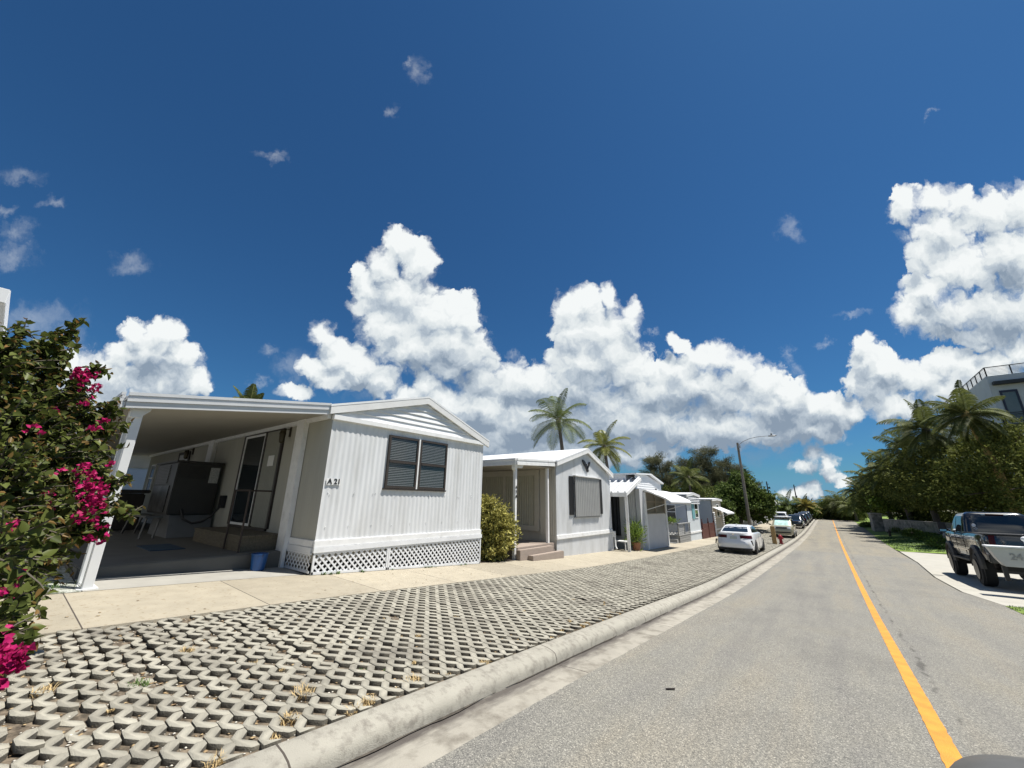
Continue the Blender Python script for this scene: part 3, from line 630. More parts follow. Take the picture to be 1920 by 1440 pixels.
# ---------------- the near home, number A21
X0=-8.5; Ya,Yb=4.35,9.42
base=lambda y:zl(-8.6,y)+.0
A=thing('mobile_home','large white corrugated metal mobile home numbered A21 with lattice skirting and deep carport','mobile home',(X0,6.9,0))
m=MB(); corr_x(m,X0,Ya,Yb,lambda y:.72,lambda y:3.32,.13,.0045); 
for z in (1.68,1.70,3.05,1.0):
    for k in range(9): m.ball((X0+.010,4.5+k*.56+random.uniform(-.05,.05),z+random.uniform(-.03,.03)),.011,6)
m.build('front_wall',WHC,A,smooth=True)
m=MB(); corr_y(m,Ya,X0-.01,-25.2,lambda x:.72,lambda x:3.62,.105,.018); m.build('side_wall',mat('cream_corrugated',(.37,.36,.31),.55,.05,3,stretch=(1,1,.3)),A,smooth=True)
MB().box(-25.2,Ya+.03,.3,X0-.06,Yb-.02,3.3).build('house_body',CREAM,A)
m=MB(); m.box(X0-.02,Ya-.015,3.28,X0+.075,Yb+.02,3.39); m.box(X0-.02,Ya-.02,.60,X0+.035,Yb+.02,.735); m.box(-9.6,Ya-.035,.60,X0-.03,Ya+.01,.735); m.build('trim',TRIM,A,bevel=.006)
m=MB(); m.box(X0+.0,Ya-.02,.50,X0+.055,Yb+.03,.597); m.box(-9.6,Ya-.05,.50,X0-.03,Ya+.01,.597); m.build('skirt_board',WH,A)
yr_=6.98; e0,e1=(4.22,3.60),(9.62,3.46); rz_=4.38
lo=lambda z:max(Ya,e0[0]+.05+(yr_-e0[0])*max(0,(z-(e0[1]-.2)))/(rz_-e0[1]))
hi=lambda z:min(Yb,e1[0]-.05-(e1[0]-yr_)*max(0,(z-(e1[1]-.2)))/(rz_-e1[1]))
m=MB(); laps_x(m,X0-.005,lo,hi,3.395,4.20,.135,.03); m.build('gable_siding',WH,A)
MB().prism([(Ya+.02,3.3),(Yb-.02,3.3),(Yb-.02,3.36),(yr_,4.26),(Ya+.02,3.48)],'x',X0-.30,X0-.02).build('gable_backing',WH,A)
gable_roof(A,-25.4,X0+.09,e0[0],yr_,e1[0],e0[1],rz_,e1[1],th=.05,face=.17,facem=mat('fascia_pale_grey',(.68,.68,.67),.5,.05))  # rake board in an even pale grey
for y0,y1 in ((5.86,6.80),(6.86,7.84)): window_x(A,X0+.02,y0,y1,1.84,3.14,fw=.055)
MB().box(X0+.0,6.803,1.84,X0+.04,6.857,3.14).build('mullion',TRIM,A)
MB().box(X0+.0,5.82,1.80,X0+.045,7.88,1.838).build('window_sill',BROWN,A)
b=(-8.47,)
pl=MB().box(X0+.014,4.40,1.86,X0+.022,4.72,2.00).build('number_plate',TRIM,A)
textmesh('A 21',.155,BLACK,'house_number',(X0+.028,4.57,1.93),ROT_FACE_X,A,.003,.004)
# skirting lattice
bz=lambda a:base(a)+.03
fr=MB()
for y in (Ya,6.12,6.17,Yb-.03): fr.box(X0+.01,y,base(y)+.0,X0+.04,y+.04,.498)
for ya,yb in ((Ya,6.15),(6.15,Yb)):
    fr.bar((X0+.025,ya,base(ya)+.03),(X0+.025,yb,base(yb)+.03),.03,.05); fr.box(X0+.01,ya,.46,X0+.038,yb,.497)
fr.box(-9.62,Ya-.05,.12,-9.58,Ya-.02,.498); fr.box(-9.6,Ya-.045,.12,X0,Ya-.02,.16); fr.box(-9.6,Ya-.045,.46,X0,Ya-.02,.497)
fr.build('lattice_frame',WH,A)
m=MB(); lattice(m,'x',X0+.012,Ya+.04,6.12,bz,lambda a:.47); lattice(m,'x',X0+.012,6.21,Yb-.03,bz,lambda a:.47); m.build('lattice_panel',WH,A)
m=MB(); lattice(m,'y',Ya-.022,-9.58,X0-.02,lambda a:.14,lambda a:.47,w=.03); m.build('lattice_panel',WH,A)
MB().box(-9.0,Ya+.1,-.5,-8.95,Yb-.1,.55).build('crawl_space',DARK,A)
m=MB()
for x,w in ((-9.76,.36),(-16.2,.5)): m.box(x-w/2,Ya-.13,.12 if x>-10 else .45,x+w/2,Ya-.015,3.42)
m.box(-25.2,Ya-.10,3.30,-8.55,Ya-.02,3.40)
m.build('wall_pilaster',TRIM,A)
MB().box(-25.1,Ya-.03,.45,-9.9,Ya-.014,.72).build('base_board',mat('dull_white',(.30,.30,.29),.7,.1,3),A)
# sliding door
d=MB(); 
for x0,x1 in ((-13.45,-13.36),(-11.93,-11.84),(-10.9,-10.8)): d.box(x0,Ya-.06,.84,x1,Ya+.0,3.32)
d.box(-13.36,Ya-.06,.78,-10.9,Ya,.84); d.box(-13.36,Ya-.06,3.28,-10.9,Ya,3.36)
dr=d.build('sliding_door',mat('door_brown',(.03,.024,.02),.5,.1),A)
d=MB(); d.box(-13.36,Ya-.05,.85,-13.30,Ya-.02,3.27); d.box(-12.0,Ya-.05,.85,-11.94,Ya-.02,3.27); d.box(-13.3,Ya-.05,.85,-12.0,Ya-.02,.91); d.box(-13.3,Ya-.05,3.21,-12.0,Ya-.02,3.27); d.build('screen_frame',TRIM,dr)
MB().box(-13.3,Ya-.035,.91,-12.0,Ya-.025,3.21).build('glass',GL,dr)
m=MB(); corr_y(m,Ya-.045,-11.84,-10.92,lambda x:.86,lambda x:3.27,.09,.012); m.build('shutter_panel',mat('shutter_grey',(.24,.24,.205),.6,.05),dr,smooth=True)
MB().box(-11.45,Ya-.068,2.35,-11.1,Ya-.06,2.62).build('notice',mat('paper',(.7,.7,.68),.8,.02),dr)
# far door
d=MB(); d.box(-20.25,Ya-.05,.55,-20.1,Ya,3.2); d.box(-18.95,Ya-.05,.55,-18.8,Ya,3.2); d.box(-20.1,Ya-.05,3.1,-18.95,Ya,3.2); dd=d.build('side_door',mat('door_brown',(.03,.024,.02)),A)
MB().box(-20.1,Ya-.04,.55,-18.95,Ya-.015,3.1).build('door_panel',mat('door_white',(.5,.5,.5),.5,.04),dd); MB().box(-19.75,Ya-.055,1.9,-19.3,Ya-.045,2.9).build('glass',GL,dd)
window_y(A,Ya-.02,-24.4,-23.6,1.7,2.9)
for x,z in ((-10.5,3.1),(-18.55,3.1)):
    m=MB(); m.lathe([(.02,.10),(.06,.09),(.085,.0),(.075,-.01),(.06,-.2),(.03,-.23)],(x,Ya-.2,z),n=8); m.bar((x,Ya-.2,z+.1),(x,Ya,z+.14),.02,.02); m.box(x-.04,Ya-.04,z-.05,x+.04,Ya,z+.2); m.build('lantern',mat('old_brass',(.06,.05,.03),.4,.1,metal=.6),A)
# carport roof
CP=MB(); 
CP.prism([(1.0,3.12),(4.27,3.55),(4.27,3.46),(1.0,3.03)],'x',-25.4,-8.62); CR=CP.build('carport_roof',WHB,A)
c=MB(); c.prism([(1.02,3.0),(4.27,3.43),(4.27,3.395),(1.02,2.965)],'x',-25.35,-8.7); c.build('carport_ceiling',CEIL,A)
f=MB()
def fascia(p,q,h,thk,out):
    for (a,b,o) in ((0,.05,.035),(.055,.10,.02),(.105,.15,.035),(.155,h,.012)):
        P0=Vector(p)-Vector((0,0,(a+b)/2)); P1=Vector(q)-Vector((0,0,(a+b)/2)); f.bar(P0+Vector(out)*o,P1+Vector(out)*o,thk,b-a)
fascia((-8.61,1.0,3.165),(-8.50,4.24,3.625),.25,.05,(1,0,0)); fascia((-25.3,.98,3.165),(-8.6,.98,3.165),.25,.05,(0,-1,0))
f.build('carport_fascia',mat('fascia_white',(.56,.57,.58),.4,.05,3),A)
PWm=mat('post_white',(.66,.67,.67),.5,.05,3)
MB().box(-9.22-.055,1.14,.24,-9.22+.055,1.26,2.98).build('carport_post',PWm,A,bevel=.008)
for x in (-14.5,-20.2,-25.2): MB().box(x-.06,1.1,.4,x+.06,1.22,2.98).build('carport_post',PWm,A)
p=MB(); p.box(-8.835,1.14,.24,-8.725,1.26,2.98)
p.prism([(1.10,2.98),(1.34,2.98),(1.34,2.94),(1.22,2.80),(1.10,2.80)],'x',-8.86,-8.70); p.box(-9.3,1.08,.24,-8.7,1.32,.27)
p.build('carport_post',PWm,A,bevel=.008)
# slab under the carport
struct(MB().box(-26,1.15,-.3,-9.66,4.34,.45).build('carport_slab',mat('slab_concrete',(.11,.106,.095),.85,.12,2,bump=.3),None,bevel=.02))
# screen panel closing the far end
s=MB(); s.box(-24.2,-.6,.2,-24.1,3.2,3.1); s.build('screen_panel',mat('panel_blue_white',(.55,.60,.68),.6,.05),A)
# air conditioner
AC=thing('air_conditioner','big dark brown metal air conditioning unit standing under the carport','air conditioner',(-15.7,3.7,1.05))
BRM=mat('dark_bronze_sheet',(.030,.026,.022),.45,.15,4)
MB().box(-16.9,3.15,1.06,-14.62,4.22,2.5).build('cabinet',BRM,AC,bevel=.02)
MB().box(-16.95,3.10,2.505,-14.57,4.27,2.56).build('lid',BRM,AC,bevel=.01)
m=MB()
for k in range(12): m.box(-16.6,3.12,1.92+k*.045,-15.3,3.148,1.945+k*.045)
m.build('louvre',mat('louvre_grey',(.10,.095,.09),.4,.1),AC)
MB().box(-16.75,3.125,1.12,-14.95,3.148,1.85).build('access_panel',mat('tarnished_panel',(.10,.10,.10),.35,.5,3,metal=.5,dirt=((.02,.02,.02),4,.45,.6)),AC)
MB().box(-14.618,3.95,1.95,-14.605,4.18,2.40).build('info_sticker',mat('paper'if False else 'sticker',(.42,.42,.40),.7,.3,30),AC)
m=MB()
for k in range(22): m.box(-14.618,3.2+k*.032,2.05,-14.608,3.212+k*.032,2.42)
m.build('grille',BRM,AC)
m=MB(); pts=[(-14.55,3.45,1.2),(-14.4,3.5,.95),(-14.3,3.7,.83),(-14.2,3.9,.88),(-14.15,4.05,1.0),(-14.1,4.25,1.3)]; m.tube(pts,.03,8); m.box(-14.25,4.22,1.25,-14.0,4.33,1.6); m.build('power_conduit',BLACK,AC,smooth=True)
BX=MB().prism([(-16.6,.45),(-14.5,.45),(-14.72,1.045),(-16.4,1.045)],'y',3.25,4.25).build('plinth',mat('plinth_grey',(.15,.155,.16),.7,.1,3)); tag(BX,'pale grey boxed plinth carrying the dark air conditioning unit','plinth')
ST=thing('stand','low metal stand with splayed legs beside the grey plinth','stand',(-15.8,2.9,.45)); GMt=mat('dull_alu',(.12,.12,.115),.45,.1,metal=.4)
MB().box(-16.9,2.75,.98,-14.7,3.12,1.03).build('stand_top',GMt,ST)
for x,y,dx in ((-16.8,2.8,-.15),(-14.8,2.8,.12),(-14.8,3.08,.12),(-16.8,3.08,-.15)): MB().bar((x,y,.98),(x+dx,y-.08,.45),.04,.04).build('leg',GMt,ST)
TB=thing('hot_tub','dark brown square tub cabinet with a flat cover at the back of the carport','tub',(-20,2.2,.45))
MB().box(-21.8,1.3,.452,-18.4,3.3,1.62).build('cabinet',mat('dark_tub_wood',(.022,.018,.015),.6,.3,6,stretch=(1,1,.2)),TB,bevel=.04); MB().box(-21.9,1.2,1.625,-18.3,3.4,1.74).build('cover',mat('tub_cover',(.03,.028,.027),.7,.1),TB,bevel=.03)
SPm=mat('step_wood',(.11,.092,.062),.8,.25,5,stretch=(1,6,6))
SP=thing('wooden_step','low weathered wooden step platform below the sliding door','step',(-11.6,3.9,.45))
m=MB(); 
for k in range(6): m.box(-13.3,3.52+k*.135,.74,-9.98,3.64+k*.135,.775)
m.build('tread',SPm,SP); MB().box(-13.26,3.54,.452,-10.02,4.30,.737).build('riser_box',SPm,SP)
RL=MB(); 
for x in (-10.85,-9.99): RL.tube([(x,3.50,.452),(x,3.50,1.72)],.02,6)
RL.tube([(-10.85,3.50,1.72),(-9.99,3.50,1.72)],.02,6); RL.tube([(-10.85,3.50,1.72),(-10.85,4.28,1.72)],.02,6)
tag(RL.build('handrail',mat('rusty_iron',(.035,.022,.016),.6,.3),None),'dark rusty iron handrail on the wooden step','handrail')
tag(MB().box(-12.7,2.35,.452,-11.4,2.95,.468).build('door_mat',mat('blue_mat',(.02,.05,.085),.9,.2)),'dark blue mat lying on the carport slab','mat')
BK=thing('bucket','blue plastic bucket standing beside the slab edge','bucket',(-9.43,3.72,zl(-9,3.7)))
z=zl(-9.4,3.7)+.004; MB().lathe([(.115,0),(.125,.01),(.15,.30),(.16,.305),(.16,.32),(.145,.32),(.12,.02),(.0,.02)],(-9.43,3.72,z),n=20).build('bucket_body',mat('blue_plastic',(.012,.07,.22),.4,.1),BK,smooth=True)
MB().tube([(-9.43+.16*math.cos(t),3.72,z+.31+.0-.12*math.sin(t)) for t in np.linspace(0,PI,9)],.005,5).build('handle',BLACK,BK)
# ---------------- A20
X1=-8.6; Y0,Y1=14.0,19.2
Bm=thing('mobile_home','white mobile home numbered A20 with eagle ornament, closed grey awning and pink steps','mobile home',(X1,16.6,0))
rk=lambda y:3.02+(3.86-3.02)*(y-13.95)/(16.72-13.95) if y<16.72 else 3.86-(3.86-2.88)*(y-16.72)/(19.25-16.72)
m=MB(); corr_x(m,X1,Y0,Y1,lambda y:.30,lambda y:rk(y),.098,.010); m.build('front_wall',WHC,Bm,smooth=True)
MB().box(-24,Y0+.03,-.3,X1-.05,Y1-.03,2.9).build('house_body',CREAM,Bm)
m=MB(); corr_x(m,X1-.005,Y0,Y1,lambda y:zl(-8.6,y)-.01,lambda y:.16,.098,.010); m.build('skirt',WHC,Bm,smooth=True)
m=MB(); m.box(X1-.02,Y0-.02,.155,X1+.05,Y1+.02,.235); m.box(X1-.02,Y0-.02,.24,X1+.035,Y1+.02,.31); m.box(X1-.02,Y1-.04,-.7,X1+.03,Y1+.03,.15); m.build('trim',TRIM,Bm,bevel=.006)
m=MB(); corr_y(m,Y0,X1-.01,-9.35,lambda x:.3,lambda x:3.0,.098,.010); corr_y(m,Y0,-12.9,-22,lambda x:.3,lambda x:3.0,.098,.010); m.box(X1-.01,Y0-.01,-.45,-9.4,Y0+.02,.29); m.build('side_wall',mat('beige_corrugated',(.46,.44,.38),.6,.05,3,stretch=(1,1,.3)),Bm,smooth=True)
gable_roof(Bm,-24,X1+.14,13.93,16.72,19.42,3.20,4.0,3.0,th=.06,face=.16)
m=MB(); N=26
for k in range(N):   # small scalloped shadow strip of the siding under the rake
    pass
aw=MB(); corr_x(aw,X1+.10,15.42,17.82,lambda y:.98,lambda y:2.66,.165,.018,8); awn=aw.build('window_awning',LOUV,Bm,smooth=True)
MB().box(X1+.0,15.40,2.655,X1+.16,17.84,2.70).build('awning_cap',TRIM,awn); MB().box(X1,15.42,.93,X1+.07,17.82,.975).build('awning_sill',LOUV,awn)
for y0,y1 in ((15.05,15.38),(17.86,18.16)):
    s=MB().box(X1+.01,y0,1.05,X1+.05,y1,2.64).build('shutter',BLACK,Bm)
# eagle ornament
E=MB(); e=[(0,-.20),(.05,-.14),(.07,-.05),(.13,.0),(.20,.10),(.30,.15),(.27,.07),(.22,-.01),(.15,-.09),(.09,-.13)]
E.prism([(16.62+.0,3.08),(16.66,3.02),(16.72,3.06),(16.75,3.18),(16.84,3.24),(16.93,3.38),(17.02,3.40),(17.0,3.31),(16.93,3.22),(16.85,3.13),(16.80,3.05),(16.84,2.98),(16.78,2.90),(16.70,2.93),(16.66,2.98),(16.58,3.08),(16.49,3.16),(16.36,3.26),(16.28,3.38),(16.27,3.44),(16.40,3.42),(16.52,3.36),(16.60,3.26),(16.64,3.22),(16.66,3.28),(16.70,3.27),(16.69,3.20),(16.66,3.14)][::-1],'x',X1+.02,X1+.07)
E.build('eagle_ornament',BLACK,Bm)
# porch
pr=MB().prism([(11.35,3.02),(14.0,3.17),(14.0,3.09),(11.35,2.94)],'x',-24,X1-.03).build('porch_roof',WHB,Bm)
f=MB(); 
for a,b,o in ((0,.07,.03),(.075,.15,.015),(.155,.24,.03)):
    f.bar((X1+o,11.33,3.06-(a+b)/2),(X1+o,13.92,3.2-(a+b)/2),.05,b-a); f.bar((-24,11.33-o,3.06-(a+b)/2),(X1,11.33-o,3.06-(a+b)/2),.05,b-a)
f.build('porch_fascia',TRIM,Bm)
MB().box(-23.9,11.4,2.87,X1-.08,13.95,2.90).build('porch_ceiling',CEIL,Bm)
MB().box(-8.80,13.55,.05,-8.70,13.64,2.86).build('porch_post',TRIM,Bm); p=MB(); p.box(-8.80,11.42,-.35,-8.70,11.52,2.85); p.prism([(11.35,2.86),(11.9,2.86),(11.8,2.74),(11.52,2.74),(11.42,2.62),(11.35,2.70)],'x',-8.82,-8.68); p.build('porch_post',TRIM,Bm)
for i,ch in enumerate('A20'): textmesh(ch,.14,BLACK,'post_number',(-8.69,11.47,2.05-i*.16),ROT_FACE_X,Bm,.003,.004)
d=MB(); d.box(-12.85,Y0-.07,.42,-12.6,Y0+.02,2.85); d.box(-9.6,Y0-.07,.42,-9.4,Y0+.02,2.85); d.box(-12.6,Y0-.07,2.62,-9.6,Y0+.02,2.85); d.box(-12.6,Y0-.07,.42,-9.6,Y0+.02,.62); d.box(-11.32,Y0-.05,.62,-11.18,Y0+.02,2.62); dd=d.build('sliding_door',mat('beige_frame',(.44,.42,.36),.6,.05),Bm)
m=MB(); corr_y(m,Y0-.02,-12.6,-9.6,lambda x:.62,lambda x:2.62,.12,.014); m.build('shutter_panel',mat('beige_shutter',(.36,.35,.28),.6,.05),dd,smooth=True)
MB().lathe([(.05,-.04),(.17,-.02),(.17,.0),(.05,.0)],(-13.6,Y0-.04,2.35),axis='y',n=14).build('wreath',mat('dark_green_bronze',(.03,.035,.025),.6,.3),Bm)
PK=mat('pinkish_wood',(.30,.245,.205),.8,.08,4,stretch=(6,1,6))
m=MB(); m.box(-15,11.55,-.6,-8.66,13.98,.045); dk=m.build('porch_deck',PK,Bm,bevel=.01)
m=MB(); m.box(-8.66,11.45,-.5,-8.48,13.55,-.02); m.build('step',PK,Bm,bevel=.015); m=MB(); m.box(-9.6,11.85,-.5,-8.02,13.93,-.235); 
st2=MB().box(-8.48,11.9,-.6,-8.26,13.97,-.215).build('step',PK,Bm,bevel=.015)
MB().tube([(-8.5,19.28,.2),(-8.5,19.28,-.45),(-8.42,19.25,-.58)],.04,8).build('drain_pipe',TRIM,Bm,smooth=True)
MB().box(-8.62,19.22,-.05,-8.5,19.38,.22).build('pipe_box',TRIM,Bm)
# ---------------- A19: screen room with rounded awning, ribbed patio roof
X2=-7.75; Cm=thing('mobile_home','white home with a rounded white awning over mesh screen and ribbed patio roof','mobile home',(X2,23,0))
W3=mat('grey_white_panel',(.50,.51,.52),.6,.05,2)
MB().box(-22,21.05,-.9,X2-.03,25.3,2.3).build('house_body',W3,Cm)
m=MB(); m.box(X2-.03,21.75,-1.0,X2,24.95,1.0); m.build('screen_wall_panel',mat('panel_grey',(.56,.56,.56),.6,.04,2),Cm)
for y in (21.55,24.95): MB().box(X2-.05,y,zl(-7.8,y)-.05,X2+.07,y+.17,2.12).build('corner_post',TRIM,Cm)
m=MB(); corr_y(m,21.03,-8.0,-9.6,lambda x:-.2,lambda x:2.5,.1,.008); m.build('side_siding',W3,Cm,smooth=True)
m=MB(); lattice(m,'y',21.0,-8.6,-7.85,lambda a:-.68,lambda a:.05,pitch=.1,w=.03); m.build('lattice_panel',WH,Cm)
fr=MB(); 
for y in (21.72,23.3,24.88): fr.box(X2-.01,y,.98,X2+.02,y+.05,2.15)
for z in (1.0,1.62,2.1): fr.box(X2-.01,21.72,z,X2+.015,24.93,z+.045)
sf=fr.build('screen_frame',mat('screen_frame_brown',(.30,.27,.22),.6,.1),Cm); MB().box(X2-.025,21.75,1.0,X2-.018,24.93,2.12).build('mesh_screen',mat('mesh_screen_tan',(.12,.105,.08),.35,.3,1.2,spec=.6),sf)
ylo=lambda z:21.1; 
m=MB(); laps_x(m,X2-.25,lambda z:21.1,lambda z:25.4 if z<2.7 else 25.4-(z-2.7)*6,2.1,3.1,.125,.02); m.build('upper_siding',WHB,Cm)
MB().box(-22,21.08,2.3,X2-.72,25.28,2.70).build('clerestory_wall',WH,Cm); MB().prism([(21.08,2.7),(25.2,2.7),(23.4,3.1),(21.08,3.03)],'x',-21.9,X2-.72).build('clerestory_wall',WH,Cm)
MB().box(X2-.7,21.12,2.1,X2-.27,25.3,2.72).build('upper_wall',WH,Cm)
MB().prism([(21.0,3.12),(23.4,3.22),(25.5,2.78),(25.5,2.70),(23.4,3.14),(21.0,3.04)],'x',-22,X2-.1).build('roof',WHB,Cm)
m=MB(); m.prism([(24.2,2.36),(24.3,2.42),(24.4,2.37),(24.36,2.30),(24.30,2.35),(24.24,2.30)],'x',X2-.22,X2-.19); m.build('ornament',BLACK,Cm)
# rounded awning (slopes out over the sidewalk)
aw=MB(); rows=[]
prof=[(0,2.28),(.25,2.22),(.6,2.08),(.95,1.93),(1.2,1.82),(1.33,1.74),(1.38,1.64),(1.36,1.56)]
for y in np.linspace(21.55,25.6,10): rows.append([(X2+x,y,z) for x,z in prof])
aw.grid(rows); 
for y in (21.55,25.6): aw.add([(X2+x,y,z) for x,z in prof]+[(X2+x,y,z-.09) for x,z in prof[::-1]][2:]+[(X2,y,2.1)],[tuple(range(len(prof)*2-1))])
o=aw.build('rounded_awning',WHB,Cm,smooth=True); md=o.modifiers.new('s','SOLIDIFY'); md.thickness=.03
for y in (21.6,25.5): MB().bar((X2+.02,y,1.2),(X2+1.3,y,1.6),.025,.025).build('awning_arm',TRIM,o)
# patio roof
m=MB(); m.prism([(19.35,2.04),(21.45,2.86),(21.45,2.80),(19.35,1.98)],'x',-15.5,X2-.06); pr=m.build('patio_roof',mat('patio_roof_white',(.50,.51,.52),.5,.04),Cm)
m=MB(); 
for k in range(22): x=X2-.12-k*.36; m.bar((x,19.33,2.085),(x,21.43,2.905),.07,.10)
m.build('roof_rib',WHB,pr)
m=MB(); m.bar((X2-.04,19.33,1.99),(X2-.04,21.45,2.81),.05,.16); m.box(-15.5,19.28,1.86,X2-.02,19.34,2.06); m.build('patio_fascia',TRIM,Cm)
m=MB(); m.box(-7.95,19.42,-.75,-7.85,19.52,1.9); m.tube([(-7.82,19.40,-.7),(-7.82,19.40,1.85)],.035,6); m.build('patio_post',TRIM,Cm)
CT=mat('charcoal_curtain',(.03,.033,.038),.85,.2,3)
m=MB(); corr_y(m,20.95,-8.9,-12.0,lambda x:-.1,lambda x:2.45,.2,.04,8); m.build('curtain',CT,Cm,smooth=True)
MB().box(-8.85,20.9,-.6,-8.6,21.02,2.6).build('door_post',W3,Cm)
PT=thing('string_lights','string of small white bulbs under the ribbed patio roof','string lights',(-8.2,20,2.2)); m=MB(); 
wp=[(-8.0,21.2,2.55),(-8.3,21.0,2.15),(-8.8,20.8,1.98),(-9.4,20.7,2.0),(-10.2,20.5,2.0)]; m.tube(wp,.008,4); m.tube([(-8.0,21.0,2.5),(-8.02,21.0,1.6),(-8.0,21.0,.9),(-8.02,21.0,-.1)],.01,4); m.build('cable',BLACK,PT)
BU=mat('bulb_white',(.85,.85,.8),.3,.02)
for p in wp: MB().ball((p[0],p[1],p[2]-.06),.035,8,(1,1,1.3)).build('bulb',BU,PT,smooth=True)
# ---------------- generic further homes
def home(label,y0,y1,x,ev=2.35,rdg=.22,wall=WHC,roof=WHB,depth=14,side=GREYW,win=True,awn=None,group=None,kind='corr',hood=False,back=0,fascia=TRIM,shut=None):
    g=zl(x,(y0+y1)/2); h=thing('mobile_home',label,'mobile home',(x,(y0+y1)/2,g),group)
    yr=(y0+y1)/2+.1; e=ev
    MB().box(x-depth,y0+.02,g-.4,x-.04,y1-.02,e-.05).build('house_body',side,h)
    rk=lambda y:e-.03+rdg*(1-abs(y-yr)/((y1-y0)/2+.1))
    m=MB()
    if kind=='corr': corr_x(m,x,y0,y1,lambda y:g+.62,rk,.16,.012,4)
    else:
        laps_x(m,x-.01,lambda z:y0,lambda z:y1,g+.55,e-.02,.16,.02); m.prism([(y0,e-.03),(y1,e-.03),(yr,e+rdg-.05)],'x',x-.05,x+.0)
    m.build('front_wall',wall,h,smooth=(kind=='corr'))
    m=MB(); corr_x(m,x+.0,y0,y1,lambda y:zl(x,y)-.03,lambda y:g+.5,.13,.01,4); m.build('skirt',wall,h,smooth=True)
    MB().box(x-.02,y0-.02,g+.5,x+.04,y1+.02,g+.62).build('trim',TRIM,h)
    gable_roof(h,x-depth-.1,x+.16,y0-.15,yr,y1+.15,e+.06,e+.06+rdg,e+.06,th=.07,face=.12,facem=fascia)
    if win:
        w=(y1-y0); ya=y0+w*win[0] if isinstance(win,tuple) else y0+w*.35; yb=y0+w*win[1] if isinstance(win,tuple) else y0+w*.72
        window_x(h,x+.015,ya,yb,g+1.55,g+2.75,frame=TRIM,blinds=False)
        if shut: 
            MB().box(x+.01,ya-.75,g+1.5,x+.05,ya-.12,g+2.8).build('shutter',shut,h)
        if hood:
            m=MB()
            for k in range(4): z=e-.12-k*.13; m.prism([(0,z),(0,z-.11),(.13,z-.12),(.10,z-.01)],'y',0,1) if False else m.add([(x+.02,y0+.15,z),(x+.16,y0+.15,z-.10),(x+.16,y1-.1,z-.10),(x+.02,y1-.1,z),(x+.02,y0+.15,z-.12),(x+.02,y1-.1,z-.12)],[(0,1,2,3),(1,4,5,2),(0,4,1),(3,2,5)])
            m.build('louvre_hood',WHB,h)
    if awn:
        a0,a1,out,zt,zb=awn; m=MB(); m.prism([(x,zt),(x+out*.8,zb+.12),(x+out,zb+.02),(x+out,zb-.1),(x+out-.04,zb-.1),(x+out-.06,zb),(x,zt-.06)],'y',a0,a1)
        o=m.build('awning',WHB,h); [MB().bar((x,yy,zb-.45),(x+out-.05,yy,zb-.02),.03,.03).build('awning_arm',TRIM,o) for yy in (a0+.05,a1-.05)]
    return h,g
TEAL=mat('teal_shutter',(.14,.34,.37),.6,.1,6)
h18,g=home('pale blue grey mobile home with teal shutter, lattice deck rail and louvred hood',31.4,35.0,-8.2,2.18,.16,wall=mat('pale_blue_panel',(.60,.64,.66),.6,.05,3),side=mat('blue_grey_wall',(.40,.43,.48),.7,.04,2),win=(.6,.86),hood=True,shut=TEAL)
window_y(h18,31.4,-9.75,-8.95,.45,1.5,frame=TRIM)
MB().box(-9.7,31.15,.42,-9.0,31.4,.72).build('wall_air_conditioner',mat('ac_dark',(.05,.05,.05),.5,.2),h18)
DW=mat('weathered_grey_deck',(.25,.25,.24),.85,.15,5,stretch=(1,1,6)); DKh=thing('deck','small weathered grey wooden deck with lattice railing and steps','deck',(-9,29.5,zl(-9,29.5)))
m=MB(); zb=-.45
for k in range(4): m.box(-8.08,28.5,zb-.18-k*.17,-8.04,31.2,zb-.03-k*.17)
m.box(-10.2,28.4,-1.2,-8.1,31.25,zb-.03); m.build('deck_skirt',DW,DKh); MB().box(-10.25,28.35,zb-.03,-8.02,31.3,zb+.03).build('deck_floor',DW,DKh)
m=MB()
for y in (28.4,29.85,31.2): m.box(-8.12,y,zb,-8.04,y+.08,.27)
m.box(-10.2,28.4,zb,-10.12,28.48,.27); m.box(-10.25,28.36,.25,-8.02,28.5,.30); m.box(-8.16,28.36,.25,-8.0,31.3,.30); m.box(-8.1,29.9,zb+.08,-8.06,31.2,zb+.14); m.build('railing',DW,DKh)
m=MB(); lattice(m,'y',28.44,-10.12,-8.14,lambda a:zb+.05,lambda a:.24,.2,.05); lattice(m,'x',-8.09,28.5,29.85,lambda a:zb+.05,lambda a:.24,.2,.05); m.build('lattice_panel',mat('lattice_grey_white',(.42,.42,.41),.7,.1),DKh)
for i in range(2): MB().box(-9.3,27.65+i*.36,-1.1,-8.1,28.0+i*.36,-.86+i*.2).build('step',DW,DKh)
